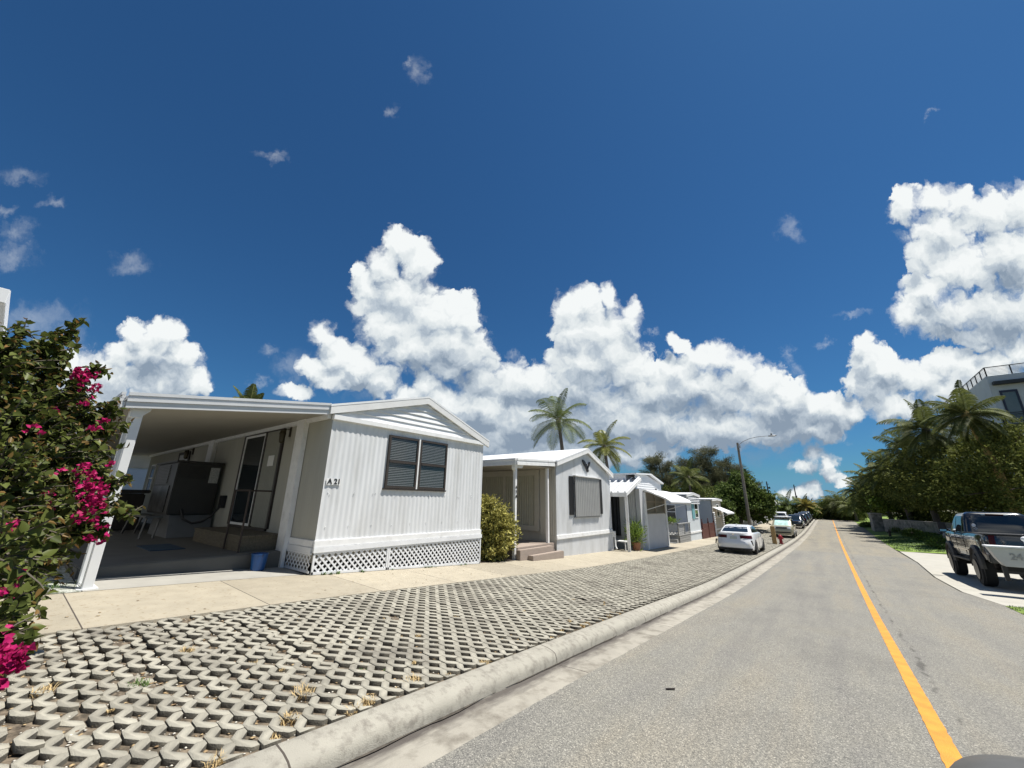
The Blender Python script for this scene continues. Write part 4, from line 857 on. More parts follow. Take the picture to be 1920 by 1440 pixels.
# dark red fence between homes
FR=mat('dark_red_wood',(.085,.022,.016),.6,.2,3,stretch=(1,8,1)); FN=thing('fence','dark red brown wooden fence with spiked posts between two homes','fence',(-8.2,37.5,-1.2))
for y0,y1 in ((35.5,37.6),(37.6,39.8)):
    m=MB()
    for k in range(7): m.box(-8.24,y0+.08,-1.2+k*.175,-8.20,y1-.05,-1.2+k*.175+.165)
    m.build('board_panel',FR,FN)
MB().box(-9.3,35.1,-1.25,-8.15,36.6,-.35).build('planter_box',FR,FN,bevel=.02)
for y in (35.5,37.6,39.7): MB().box(-8.28,y,-1.3,-8.16,y+.1,.15).lathe([(.0,.30),(.05,.20),(.02,.14),(.05,.08),(.03,0)][::-1],(-8.22,y+.05,.15),n=6).build('post',FR,FN)
h17,g=home('grey sided mobile home with white quoined corner posts behind the dark red fence',40.6,44.6,-8.4,1.95,.10,wall=mat('beige_panel',(.42,.39,.33),.7,.06,3),side=mat('mid_grey_wall',(.36,.39,.42),.7,.04,2),win=(.45,.7),awn=(40.9,44.4,1.15,1.30,.80))
for y in (40.55,44.3):
    m=MB(); 
    for k in range(13): m.ball((-8.30,y+.12,-1.25+k*.17),.13,8,(.8,1,.62))
    m.build('quoin_post',TRIM,h17)
names=[(49.5,53,'white mobile home with blue window trim right behind the leaning street lamp',.0),(55.5,59,'white lap sided mobile home under the sea grape tree canopy',.1),(61.5,65.2,'white mobile home with grey skirting beyond the sea grape tree',0),(68,71.8,'white mobile home beside the tan parked four wheel drive',.15),(75,79,'distant white home with tall roof and pale side wall behind the dark cars',.2)]
k=0
for y0,y1,lb,b in names:
    home(lb,y0,y1,-8.6-b,1.75,.25,wall=WHC if k%2 else WH,kind='lap' if k%2 else 'corr',side=[GREYW,WH][k%2],shut=mat('pale_teal',(.30,.45,.5),.6,.1) if k==0 else None,awn=(y0+.3,y0+2,.9,1.2,.85) if k in(1,3) else None); k+=1
lab=['with a white gable','with a narrow porch','with a low eave','with a grey side wall','at the end of the row']
for i,y0 in enumerate((84,94,104,115,127)):
    home('far white mobile home '+lab[i]+', %s beyond the parked dark cars'%['first','second','third','fourth','last'][i],y0,y0+5,-9.2,1.9,.55,wall=WH,kind='lap',side=WHC,depth=12,group='far white mobile homes down the street')
# neighbour at the left edge of the photo
n22=thing('mobile_home','tall white mobile home at the left edge whose roof corner shows above the bougainvillea','mobile home',(-9,-3,.5))
MB().box(-22,-6.2,0,-9.02,-.62,4.18).build('house_body',WHC,n22); MB().box(-22.1,-6.4,4.2,-8.9,-.5,4.42).build('roof',WHB,n22,bevel=.01); MB().box(-9.0,-.72,.3,-8.97,-.60,4.15).build('corner_trim',TRIM,n22)
# home in the next row, seen under the carport
hb=thing('mobile_home','home in the next row with pale blue siding seen through the carport','mobile home',(-30,4,.5))
m=MB(); laps_x(m,-30,lambda z:-2,lambda z:9,.5,3.0,.2,.02); m.build('front_wall',mat('pale_blue_siding',(.45,.52,.60),.6,.04,2),hb)
MB().prism([(-4,4.0),(1.2,4.35),(9.5,3.35),(9.5,3.25),(1.2,4.25),(-4,3.9)],'x',-42,-29.2).build('roof',WHB,hb); MB().prism([(-2,3.0),(9,3.0),(9,3.2),(1.2,4.15),(-2,3.9)],'x',-42,-29.9).build('gable_wall',CREAM,hb)
MB().box(-42,-2,.3,-30.02,9,3.0).build('house_body',GREYW,hb)
# ---------------- vehicles
def se(w,yr,yf,n,th):
    c,s=math.cos(th),math.sin(th); x=w*math.copysign(abs(c)**(2/n),c); L=yf if s>0 else yr
    return x,L*math.copysign(abs(s)**(2/n),s)
def lerp_slice(S,z):
    for a,b in zip(S,S[1:]):
        if a[0]<=z<=b[0]:
            t=(z-a[0])/(b[0]-a[0] or 1); return [a[i]+(b[i]-a[i])*t for i in range(5)]
    return S[0] if z<S[0][0] else S[-1]
def shell(S,N=56):
    m=MB(); rows=[]
    for (z,yr,yf,w,n) in S:
        rows.append([(*se(w,yr,yf,n,2*PI*(k+.5)/N),z) for k in range(N)]+[(*se(w,yr,yf,n,2*PI*.5/N),z)])
    m.grid(rows); z,yr,yf,w,n=S[-1]
    m.add(rows[-1][:-1],[tuple(range(N))]); m.add(rows[0][:-1],[tuple(range(N-1,-1,-1))]); return m
def patchS(S,z0,z1,t0,t1,off=.006,nz=4,nt=10,slant=0):
    rows=[]
    for i in range(nz+1):
        row=[]
        for k in range(nt+1):
            z=z0+(z1-z0)*i/nz; th=R(t0+(t1-t0)*k/nt); _,yr,yf,w,n=lerp_slice(S,z); x,y=se(w,yr,yf,n,th)
            x2,y2=se(w,yr,yf,n,th+.01); tx,ty=x2-x,y2-y; l=math.hypot(tx,ty) or 1; row.append((x+ty/l*off,y-tx/l*off,z))
        rows.append(row)
    return MB().grid(rows)
def yth(S,z,y):       # angle (deg) on right side where the outline passes y
    _,yr,yf,w,n=lerp_slice(S,z); L=yf if y>0 else yr; return math.degrees(math.asin(min(1,abs(y)/L)**(n/2))*(1 if y>0 else -1))
def sidepatch(S,z0,z1,ya0,yb0,ya1,yb1,off=.006,side=1,nz=4,nt=8):
    rows=[]
    for i in range(nz+1):
        t=i/nz; z=z0+(z1-z0)*t; ya=ya0+(ya1-ya0)*t; yb=yb0+(yb1-yb0)*t; row=[]
        _,yr,yf,w,n=lerp_slice(S,z)
        for k in range(nt+1):
            y=ya+(yb-ya)*k/nt; L=yf if y>0 else yr; x=w*(max(0,1-(min(1,abs(y)/L))**n))**(1/n); row.append((side*(x+off),y,z))
        rows.append(row)
    return MB().grid(rows)
RUB=mat('tyre_rubber',(.012,.012,.012),.8,.2); ALU=mat('alloy',(.42,.43,.44),.3,.05,metal=.7); REDL=mat('red_lens',(.05,.002,.004),.3,.3,30,spec=.25); CLR=mat('headlight_lens',(.55,.57,.58),.08,.05,coat=.5)
BPL=mat('black_plastic',(.018,.018,.019),.6,.1); CHR=mat('chrome',(.6,.6,.6),.12,.05,metal=1); PLT=mat('number_plate_white',(.45,.50,.47),.5,.1,60)
def wheel(par,x,y,r,wd,side,rimm=ALU):
    xo=side*x; w=MB().lathe([(r*.60,-wd/2),(r*.93,-wd/2),(r,-wd*.36),(r,wd*.36),(r*.93,wd/2),(r*.60,wd/2)],(xo-side*wd/2,y,r),'x',26).build('wheel',RUB,par,smooth=True)
    m=MB(); f=xo+side*.004; m.lathe([(r*.62,-.04),(r*.62,.0),(r*.55,.005),(r*.53,-.03)],(f-side*.01,y,r),'x',24)
    for k in range(5):
        a=2*PI*k/5+.3; c,s=math.cos(a),math.sin(a); m.bar((f-side*.025,y+c*r*.08,r+s*r*.08),(f-side*.012,y+c*r*.57,r+s*r*.57),.05*r/.33,.02,up=(1,0,0))
    m.lathe([(.001,.012),(r*.14,.005),(r*.14,-.03)][::-1],(f-side*.012,y,r),'x',12); m.build('rim',rimm,w)
def arch(par,x,y,r,side):
    m=MB(); m.lathe([(r*1.12,-.015),(r*1.12,.003),(.01,.004)],(side*x,y,r*1.04),'x',26)
    vs=m.v; m.v=[(a,b,max(c,.19 if r<.4 else .4)) for a,b,c in vs]; return m
def car(label,cat,spec,paint,face,loc,rz=0,group=None,name='parked_car'):
    o=thing(name,label,cat,(0,0,0),group)
    B,Gh,wb,ax,r=spec['body'],spec['cab'],spec['w'],spec['axles'],spec['r']
    shell(B).build('body',paint,o,smooth=True)
    shell(Gh).build('cabin',paint,o,smooth=True)
    for i,y in enumerate(ax):
        for s in (1,-1):
            arch(o,wb-.004,y,r,s).build('wheel_arch',BPL,o); wheel(o,wb+.012,y,r,.23,s,spec.get('rim',ALU))
    for nm,a in spec['glass']: 
        for q in (a if isinstance(a,list) else [a]): q.build(nm,spec.get(nm+'_m',GL),o,smooth=True)
    for nm,mb,mt in spec['extra']: mb.build(nm,mt,o,smooth=nm in('mirror','tail_lamp','headlight','bumper'))
    o.location=loc; o.rotation_euler=(spec.get('pitch',0),0,rz); return o
def sedan_spec():
    B=[(.17,2.26,2.28,.84,6),(.24,2.38,2.38,.895,6),(.42,2.44,2.44,.918,5.5),(.58,2.44,2.42,.925,5),(.66,2.39,2.40,.922,5),(.78,2.35,2.34,.918,5),(.88,2.33,2.20,.90,5),(.96,2.32,2.02,.875,5),(1.02,2.31,1.75,.845,5),(1.05,2.24,1.45,.82,4.5),(1.06,2.05,1.2,.78,4.5)]
    G_=[(1.00,2.02,1.30,.83,6),(1.08,1.85,1.08,.80,6),(1.18,1.62,.84,.765,6),(1.28,1.38,.58,.72,6),(1.36,1.15,.36,.675,5.5),(1.42,.92,.15,.61,5),(1.445,.72,-.02,.52,4.5),(1.452,.5,-.2,.4,4)]
    ex=[]
    for s in (1,-1):
        t0,t1=(-88,-38) if s>0 else (-92,-142)
        ex.append(('tail_lamp',patchS(B,.78,.93,-86 if s>0 else -94,-40 if s>0 else -140,.012),REDL))
        ex.append(('mirror',MB().ball((s*.99,.72,1.03),.10,10,(1.1,.8,.75)),BPL))
        ex.append(('door_seam',MB().box(s*.922,-.32,.3,s*.928,-.305,1.0).box(s*.922,.78,.3,s*.928,.795,1.0),BPL))
        ex.append(('headlight',patchS(B,.66,.80,50 if s>0 else 130,84 if s>0 else 96,.01),CLR))
        ex.append(('reflector_strip',MB().prism([(s*.80,.70),(s*.86,.70),(s*.90,.46),(s*.875,.46)],'y',-2.455,-2.30) ,BPL))
        ex.append(('exhaust_vent',MB().box(s*.50,-2.452,.22,s*.80,-2.40,.27),BPL))
    ex.append(('number_plate',MB().box(-.17,-2.372,.73,.17,-2.352,.87),PLT)); ex.append(('rear_valance',patchS(B,.175,.30,-135,-45,.008),BPL))
    ex.append(('emblem',MB().lathe([(.05,0),(.05,.012),(.03,.012)],(0,-2.345,.96),'y',14),CHR)); ex.append(('boot_lip',MB().bar((-.70,-2.33,1.045),(.70,-2.33,1.045),.07,.02),mat('white_car_paint',(.74,.75,.76),.25,.02,coat=1)))
    ex.append(('antenna_fin',MB().prism([(-1.0,1.43),(-.80,1.43),(-.98,1.50)],'x',-.02,.02),mat('white_car_paint',(.74,.75,.76))))
    gl=[('rear_window',patchS(G_,1.085,1.385,-120,-60,.008)),('windscreen',patchS(G_,1.07,1.385,62,118,.008))]
    gl.append(('side_window',[sidepatch(G_,1.075,1.375,-1.45,.78,-.98,.18,.006,s) for s in (1,-1)]))
    return dict(body=B,cab=G_,w=.915,axles=(-1.42,1.40),r=.335,glass=gl,extra=ex)
WCP=mat('white_car_paint',(.74,.75,.76),.25,.02,coat=1); WCP.node_tree.nodes['Principled BSDF'].inputs['Roughness'].default_value=.3
def slope(s,rev=1): return math.atan((zr(s+1)-zr(s-1))/2)*rev
sp_=sedan_spec(); sp_['pitch']=slope(27.5)
car('white four door sedan seen from behind, parked on the lattice pavers','car',sp_,WCP,1,(-4.30,27.4,zl(-4.3,27.4)+.01))
def suv_spec(front=True,rack=False,shade=False,L=2.32,grille=CHR):
    B=[(.26,L-.15,L-.12,.84,7),(.34,L-.03,L-.03,.89,7),(.55,L,L,.905,7),(.72,L-.02,L-.01,.91,7),(.90,L-.06,L-.05,.90,7),(1.00,L-.08,L-.12,.885,7),(1.06,L-.1,L-.32,.86,7),(1.10,L-.14,L-.9,.82,6)]
    G_=[(1.05,L-.10,1.22,.84,8),(1.2,L-.16,1.05,.81,8),(1.4,L-.24,.80,.77,8),(1.55,L-.32,.60,.73,8),(1.66,L-.42,.42,.68,7),(1.72,L-.6,.2,.60,6),(1.735,L-.9,-.1,.45,5)]
    ex=[]
    for s in (1,-1):
        ex.append(('headlight',patchS(B,.80,.98,62 if s>0 else 118,84 if s>0 else 96,.012),CLR)); ex.append(('mirror',MB().ball((s*1.0,.95,1.12),.12,10,(1,.6,.75)),None))
        ex.append(('tail_lamp',patchS(B,.80,1.04,-84 if s>0 else -96,-55 if s>0 else -125,.012),REDL))
    ex.append(('grille',patchS(B,.82,.96,86,94,.014),BPL)); ex.append(('bumper',patchS(B,.50,.72,50,130,.05),None)); ex.append(('air_intake',patchS(B,.42,.54,70,110,.055),BPL))
    ex.append(('chrome_strip',patchS(B,.965,.985,62,118,.018),grille)); ex.append(('number_plate',MB().box(-.16,-L-.03,.62,.16,-L-.01,.74),PLT))
    if rack: 
        m=MB(); 
        for y in (-1.2,.1): m.bar((-.62,y,1.80),(.62,y,1.80),.05,.03)
        for s in (1,-1): m.bar((s*.6,-1.6,1.77),(s*.6,.35,1.77),.04,.05)
        ex.append(('roof_rack',m,BPL)); ex.append(('roof_board',MB().box(-.72,-1.5,1.83,.55,.55,1.87),WHB))
    gl=[('rear_window',patchS(G_,1.15,1.56,-112,-68,.008)),('windscreen',patchS(G_,1.10,1.62,69,111,.008))]
    gl.append(('side_window',[sidepatch(G_,1.12,1.58,-2.05,.95,-1.8,.42,.006,s,nt=12) for s in (1,-1)]))
    return dict(body=B,cab=G_,w=.905,axles=(-1.32,1.36),r=.36,glass=gl,extra=ex)
def suv(label,paint,loc,rz,rack=False,shade=False,group=None):
    sp=suv_spec(rack=rack); sp['extra']=[(a,b,(paint if c is None else c)) for a,b,c in sp['extra']]; sp['pitch']=slope(loc[1])*(1 if rz==0 else -1)
    if shade: sp['windscreen_m']=mat('silver_sunshade',(.45,.66,.62),.35,.25,3,metal=.2)
    return car(label,'car',sp,paint,1,loc,rz,group)
TAN=mat('tan_car_paint',(.33,.31,.22),.3,.04,coat=.8); NAVY=mat('navy_car_paint',(.014,.017,.03),.25,.05,coat=1); BLK=mat('black_car_paint',(.010,.010,.012),.2,.05,coat=1); SLV=mat('silver_car_paint',(.36,.38,.41),.3,.04,coat=.8)
suv('tan four wheel drive facing the camera with roof rack and silver windscreen shade',TAN,(-3.85,49.2,zl(-3.8,49.2)+.01),PI,rack=True,shade=True)
suv('black car nearest behind the tan four wheel drive',BLK,(-3.95,70.0,zl(-3.9,70)+.01),PI,group='dark cars parked along the kerb')
suv('navy car, second of the dark cars along the kerb',NAVY,(-3.75,79.5,zl(-3.9,79.5)+.01),0,group='dark cars parked along the kerb')
suv('dark blue grey car, third of the dark cars along the kerb',mat('slate_car_paint',(.03,.04,.06),.25,.05,coat=1),(-3.75,91,zl(-3.9,91)+.01),0,group='dark cars parked along the kerb')
suv('farthest dark car parked near the end of the street',mat('slate_car_paint',(.03,.04,.06)),(-3.75,101,zl(-3.9,101)+.01),0,group='dark cars parked along the kerb')
suv('white car half hidden beside the far dark cars',WCP,(-6.6,86,zl(-6.6,86)+.01),0)
sp_=sedan_spec(); sp_['pitch']=0
car('silver grey car mostly hidden behind the black pickup truck','car',sp_,SLV,1,(7.55,45.3,zr(45)+.22),R(-4))
# pickup truck
T=thing('pickup_truck','lifted black pickup truck with knobbly tyres parked on the concrete driveway','pickup truck',(0,0,0))
TP=mat('black_truck_paint',(.012,.012,.013),.16,.05,coat=1)
B=[(.74,2.80,2.80,.93,9),(.80,2.95,2.92,.98,9),(1.05,2.98,2.96,1.0,9),(1.12,2.95,2.95,.985,9),(1.30,2.95,2.93,.99,9),(1.48,2.93,2.85,.975,9),(1.53,2.92,2.6,.95,9)]
G_=[(1.50,.62,2.00,.93,9),(1.75,.58,1.62,.885,9),(1.98,.52,1.25,.835,9),(2.14,.46,.92,.78,9),(2.21,.36,.7,.68,7),(2.225,.2,.5,.55,6)]
shell(B,72).build('body',TP,T,smooth=True); shell(G_,72).build('cab',TP,T,smooth=True)
patchS(G_,1.60,2.10,-106,-74,.010,nt=16).build('rear_window',GL,T,smooth=True); patchS(G_,1.60,2.1,72,108,.01).build('windscreen',GL,T,smooth=True)
for s in (1,-1):
    sidepatch(G_,1.58,2.08,-.48,.52,-.40,.46,.008,s).build('side_window',GL,T,smooth=True); sidepatch(G_,1.58,2.06,.60,1.72,.54,1.02,.008,s).build('side_window',GL,T,smooth=True)
    patchS(B,1.16,1.52,-80 if s>0 else -102,-64 if s>0 else -116,.012).build('tail_lamp',REDL,T,smooth=True)
    mm=MB().box(s*1.05,1.30,1.50,s*1.28,1.42,1.86); mm.bar((s*.93,1.36,1.55),(s*1.1,1.36,1.62),.05,.05); mr_=mm.build('mirror',BPL,T,bevel=.03); MB().box(s*1.07,1.29,1.53,s*1.26,1.298,1.60).build('mirror_lens',CHR,mr_)
    MB().box(s*.90,-1.2,.66,s*1.10,1.25,.72).build('running_board',BPL,T,bevel=.01)
    MB().box(s*1.003,-.9,.98,s*1.015,1.35,1.02).build('door_moulding',CHR,T)
    MB().box(s*.992,-.56,.85,s*1.003,-.548,1.5).box(s*.992,.55,.85,s*1.003,.562,1.5).box(s*.992,1.52,.85,s*1.003,1.532,1.5).build('door_seam',BPL,T)
    for y in (.25,1.15): MB().box(s*.99,y-.22,1.33,s*1.03,y,1.37).build('door_handle',BPL,T)
    for y in (-1.78,1.90):
        wheel(T,1.07,y,.47,.34,s,mat('dark_alloy',(.05,.05,.05),.35,.1,metal=.6))
        m=MB(); n=14; ri,ro=.52,.63
        for k in range(n):
            a0=PI*(-.02+1.04*k/n); a1=PI*(-.02+1.04*(k+1)/n); q=[(s*.96,y+ri*math.cos(a),.56+ri*math.sin(a)) for a in (a0,a1)]+[(s*.96,y+ro*math.cos(a),.56+ro*math.sin(a)) for a in (a1,a0)]
            w=[(s*1.09,b,c) for a,b,c in q]; w=[(s*1.09,y+(ri+.02)*math.cos(a),.56+(ri+.02)*math.sin(a)) for a in (a0,a1)]+[(s*1.04,y+(ro)*math.cos(a),.56+ro*math.sin(a)) for a in (a1,a0)]
            m.add(q+w,[(0,1,2,3),(7,6,5,4),(0,4,5,1),(1,5,6,2),(2,6,7,3),(3,7,4,0)])
        m.build('fender_flare',mat('flare_plastic',(.045,.042,.038),.55,.1),T)
        MB().lathe([(.55,-.02),(.55,.001),(.01,.002)],(s*.999,y,.56),'x',26).build('wheel_arch',BPL,T)
MB().box(-.55,-.655,2.12,.55,-.44,2.19) ; m=MB(); m.box(-.22,-.50,2.12,.22,-.44,2.165); m.build('brake_light',REDL,T); m=MB(); m.box(-.34,-.50,2.12,-.23,-.44,2.165); m.box(.23,-.50,2.12,.34,-.44,2.165); m.build('cargo_lamp',CLR,T)
MB().box(-.92,-2.98,1.52,.92,-.7,1.56).build('bed_cover',BPL,T,bevel=.01)
MB().box(-.98,-3.12,.74,.98,-2.9,.98).build('bumper',mat('bumper_grey',(.05,.05,.05),.4,.1),T,bevel=.03); MB().box(-.6,-2.2,.5,.6,2.4,.8).build('chassis',BPL,T); MB().bar((-.9,-1.78,.47),(.9,-1.78,.47),.12,.12).bar((-.9,1.9,.47),(.9,1.9,.47),.12,.12).build('axle',BPL,T)
m=MB(); m.ball((-.62,-.60,1.78),.055,8,(1,.15,1)); m.bar((-.66,-.603,1.70),(-.58,-.61,1.64),.02,.01); m.bar((-.60,-.603,1.72),(-.54,-.61,1.66),.02,.01); m.build('window_sticker',WHB,T)
T.location=(4.98,24.25,zr(24.2)+.012); T.rotation_euler=(slope(24),0,R(.5)); T.scale=(1.03,1.03,1.14)
# white cargo box carried behind the truck
CB=thing('cargo_box','white flat sided cargo box with grey numerals carried behind the black truck','cargo box',(5.0,20.1,-.2))
MB().prism([(3.80,.42),(6.3,.42),(6.3,-.12),(4.05,-.12),(3.92,.1)],'y',19.80,20.18).build('box_body',mat('white_box_paint',(.46,.46,.45),.5,.05,3),CB,bevel=.01)
MB().box(3.76,19.76,.425,6.35,20.22,.47).build('box_lid',WHB,CB); m=MB(); m.ball((4.66,19.95,.70),.10,12,(1,1,.8)); m.lathe([(.05,0),(.05,.20)],(4.66,19.95,.47),n=10); m.build('vent_cap',WHB,CB,smooth=True)
textmesh('24',.26,mat('faded_grey',(.27,.27,.265),.7,.2,20),'box_number',(4.33,19.79,.17),ROT_FACE_MY,CB,.002,.008); m=MB(); m.box(4.0,19.93,-.55,4.1,20.03,-.12); m.box(6.0,19.93,-.55,6.1,20.03,-.12); m.bar((4.0,19.98,-.3),(6.1,20.0,-.3),.06,.06); m.build('carrier_frame',BPL,CB)
# ---------------- street furniture
SLo=thing('street_lamp','tall weathered concrete street lamp with curved arm beside the sea grape tree','street lamp',(-6.72,49.0,zl(-6.7,49)))
zb=zl(-6.7,49); MB().tube([(-6.72,49,zb-.1),(-6.74,49,8.05)],[.17,.11],10).build('pole',mat('weathered_pole',(.17,.15,.125),.85,.15,3),SLo,smooth=True)
m=MB(); m.tube([(-6.7,49,7.75),(-6.2,49,8.15),(-5.5,49,8.42),(-4.7,49,8.55),(-3.9,49,8.56)],.03,6); m.box(-6.72,48.9,7.5,-6.5,49.1,7.75); m.build('arm',mat('galvanised',(.3,.31,.32),.4,.05,metal=.5),SLo)
hd=MB().ball((-3.45,49,8.55),.42,12,(1,.4,.22)).build('lamp_head',mat('galvanised',(.3,.31,.32)),SLo,smooth=True); MB().lathe([(.07,0),(.07,.16),(.05,.18)],(-3.5,49,8.62),n=10).build('photocell',BLACK,hd)
for i,(x,y,h,lb) in enumerate([(-8.6,92,5.9,'thin dark utility pole behind the far white homes, left of two'),(-5.6,118,6.3,'thin dark utility pole beside the far kerb, right of two')]):
    o=thing('utility_pole',lb,'utility pole',(x,y,zl(x,y))); MB().tube([(x,y,zl(x,y)-.1),(x-.1,y,h)],[.16,.10],8).build('pole',mat('dark_wood_pole',(.035,.032,.035),.8,.2),o,smooth=True); m=MB(); m.bar((x-.25,y,h-.5),(x+.25,y,h-.5),.08,.08); m.box(x,y-.1,h*.55,x+.2,y+.1,h*.55+.3); m.build('fitting',BPL,o)
PW=mat('bollard_tan',(.34,.22,.09),.8,.12,6,stretch=(4,4,1)); o=MB().box(-3.78,37.2,zl(-3.7,37.2)-.1,-3.50,37.45,.02).build('marker_post',PW,None,bevel=.02); tag(o,'square tan wooden post standing in front of the red fire hydrant','post')
def hydrant(label,x,y,z,m_):
    o=thing('fire_hydrant',label,'fire hydrant',(x,y,z)); b=MB().lathe([(.15,0),(.15,.05),(.11,.06),(.10,.45),(.13,.47),(.13,.52),(.11,.56),(.07,.64),(.03,.67),(.03,.72)],(x,y,z),n=16); b.build('barrel',m_,o,smooth=True)
    for d in ((1,0),(-1,0),(0,-1)):
        q=MB().tube([(x+d[0]*.08,y+d[1]*.08,z+.40),(x+d[0]*.19,y+d[1]*.19,z+.40)],.055,10); q.build('nozzle',m_,o,smooth=True)
hydrant('red fire hydrant beside the tan post near the kerb',-3.28,37.9,zl(-3.3,38)+.002,mat('hydrant_red',(.28,.012,.02),.45,.15)); hydrant('small dark fire hydrant standing on the lawn',4.9,62,zright(4.9,62),mat('hydrant_dark',(.03,.025,.02),.5,.2))
# low stone wall and end pier on the right
LS=mat('limestone',(.20,.20,.19),.9,.22,3,col2=(.30,.29,.26),bump=.8,bscale=20,dirt=((.08,.085,.08),2,.45,.7))
w=thing('stone_wall','long low grey stone garden wall below the tree canopies','wall',(8,62,-1)); m=MB(); rows=[]
P=[(16,44),(13,51),(9.5,59.3),(5.3,69.8)]
for (a,b),(c,d) in zip(P,P[1:]): m.bar((a,b,-.68),(c,d,-.68),.3,1.5)
m.build('wall_body',LS,w); m=MB()
for (a,b),(c,d) in zip(P,P[1:]): m.bar((a,b,.10),(c,d,.10),.4,.07)
m.build('coping',mat('coping',(.30,.29,.27),.8,.1),w)
pw=thing('gate_pier','square pale stone pier at the far end of the garden wall','pier',(4.6,73,-1)); MB().box(4.3,71.5,-1.8,5.3,76.5,.62).build('pier_body',LS,pw); MB().box(4.2,71.4,.622,5.4,76.6,.72).build('cap',mat('coping',(.30,.29,.27)),pw)
# end of street: rail fence
FE=thing('rail_fence','grey rail fence closing the far end of the street','fence',(0,140,-1.3)); m=MB()
for k in range(26): x=-12+k; m.box(x,139.9,-1.45,x+.1,140,.35)
for z in (.25,-.45): m.box(-12,139.93,z,14,139.97,z+.12)
m.build('rails',mat('fence_grey',(.32,.32,.28),.8,.1),FE); MB().box(-12,140.05,-1.5,14,140.12,-.3).build('kick_board',mat('fence_low',(.22,.22,.17),.8,.1),FE)
# modern white house on the right
HB=thing('modern_house','modern white three storey house with roof terrace rail above the trees','house',(16,64,0)); WB=mat('white_render',(.52,.54,.54),.7,.04,1)
MB().box(16,63.9,-1,46,90,15.45).build('wall',WB,HB)
MB().box(15.9,63.8,-1,46.1,90.1,-.5).build('plinth',WB,HB); MB().box(16.25,63.3,14.35,46,63.88,14.70).build('canopy',mat('dark_canopy',(.03,.032,.035),.6,.1),HB)
def railing(par,pts,z0,z1,step,mt):
    m=MB()
    for (a,b) in zip(pts,pts[1:]):
        a=Vector((*a,0)); b=Vector((*b,0)); L=(b-a).length; n=max(1,int(L/step))
        for k in range(n+1): p=a+(b-a)*k/n; m.bar((p.x,p.y,z0),(p.x,p.y,z1),.09,.09,up=(1,0,0))
        for z in np.linspace(z0+.15,z1-.14,6): m.bar((a.x,a.y,z),(b.x,b.y,z),.025,.025)
        m.bar((a.x,a.y,z1),(b.x,b.y,z1),.08,.08)
    return m.build('railing',mt,par)
railing(HB,[(16.1,89),(16.1,64),(45,64)],15.45,16.45,1.7,BLACK)
NV=mat('navy_frame',(.008,.012,.035),.4,.1)
for (x0,x1) in ((16.55,17.8),(19.5,20.8)):
    m=MB(); y=63.9; m.box(x0,y-.08,10.3,x0+.16,y,13.72); m.box(x1-.16,y-.08,10.3,x1,y,13.72); m.box(x0+.16,y-.08,13.5,x1-.16,y,13.72); m.box(x0+.16,y-.08,10.3,x1-.16,y,10.42); wi=m.build('window',NV,HB)
    MB().box(x0+.16,y-.03,10.42,x1-.16,y-.01,13.5).build('glass',mat('curtained_glass',(.10,.13,.12),.08,.1,1,coat=.6),wi)
    bl=MB().box(x0-.45,y-.8,9.75,x1+.45,y,10.05).build('balcony',mat('dark_canopy',(.03,.032,.035)),HB); railing(HB,[(x0-.4,y-.05),(x0-.4,y-.7),(x1+.4,y-.7)],10.05,11.2,1.2,BLACK)
for z in (4.5,):
    for (x0,x1) in ((16.55,17.8),(19.5,20.8)): wi=MB().box(x0,63.82,z,x1,63.9,z+2.8).build('window',NV,HB); MB().box(x0+.2,63.8,z+.2,x1-.2,63.819,z+2.6).build('glass',GL,wi)
MB().prism([(24,15.4),(46,15.4),(46,18.8),(31,18.8)],'y',70,86).build('roof_pavilion',mat('roof_shingle',(.30,.29,.27),.8,.2,4),HB)
# lower right: grey golf cart cowl close to the camera
GC=thing('golf_cart','dark grey rounded golf cart nose at the lower right corner','golf cart',(0,0,0))
GCm=mat('cowl_grey',(.085,.083,.078),.45,.1,10)
S=[(.30,.75,.52,.50,3.2),(.50,.80,.60,.56,3.2),(.66,.80,.58,.55,3.2),(.76,.78,.48,.50,3),(.81,.7,.34,.42,3),(.83,.6,.2,.32,2.6)]
shell(S,60).build('cowl',GCm,GC,smooth=True); patchS(S,.60,.80,40,64,.008).build('headlight',mat('amber_rim_lens',(.10,.10,.09),.2,.1,coat=.5),GC,smooth=True)
MB().bar((.02,-.45,.842),(-.14,.20,.838),.014,.010).build('cowl_seam',BLACK,GC)
for s in (1,-1): wheel(GC,.60,-.1,.22,.16,s)
MB().box(-.5,-1.9,.25,.5,-.7,.42).build('floor_pan',BPL,GC,bevel=.03)
GC.scale=(1.15,1.15,1.1); GC.location=(.70,1.83,zr(1.6)+.03); GC.rotation_euler=(0,0,R(-8))
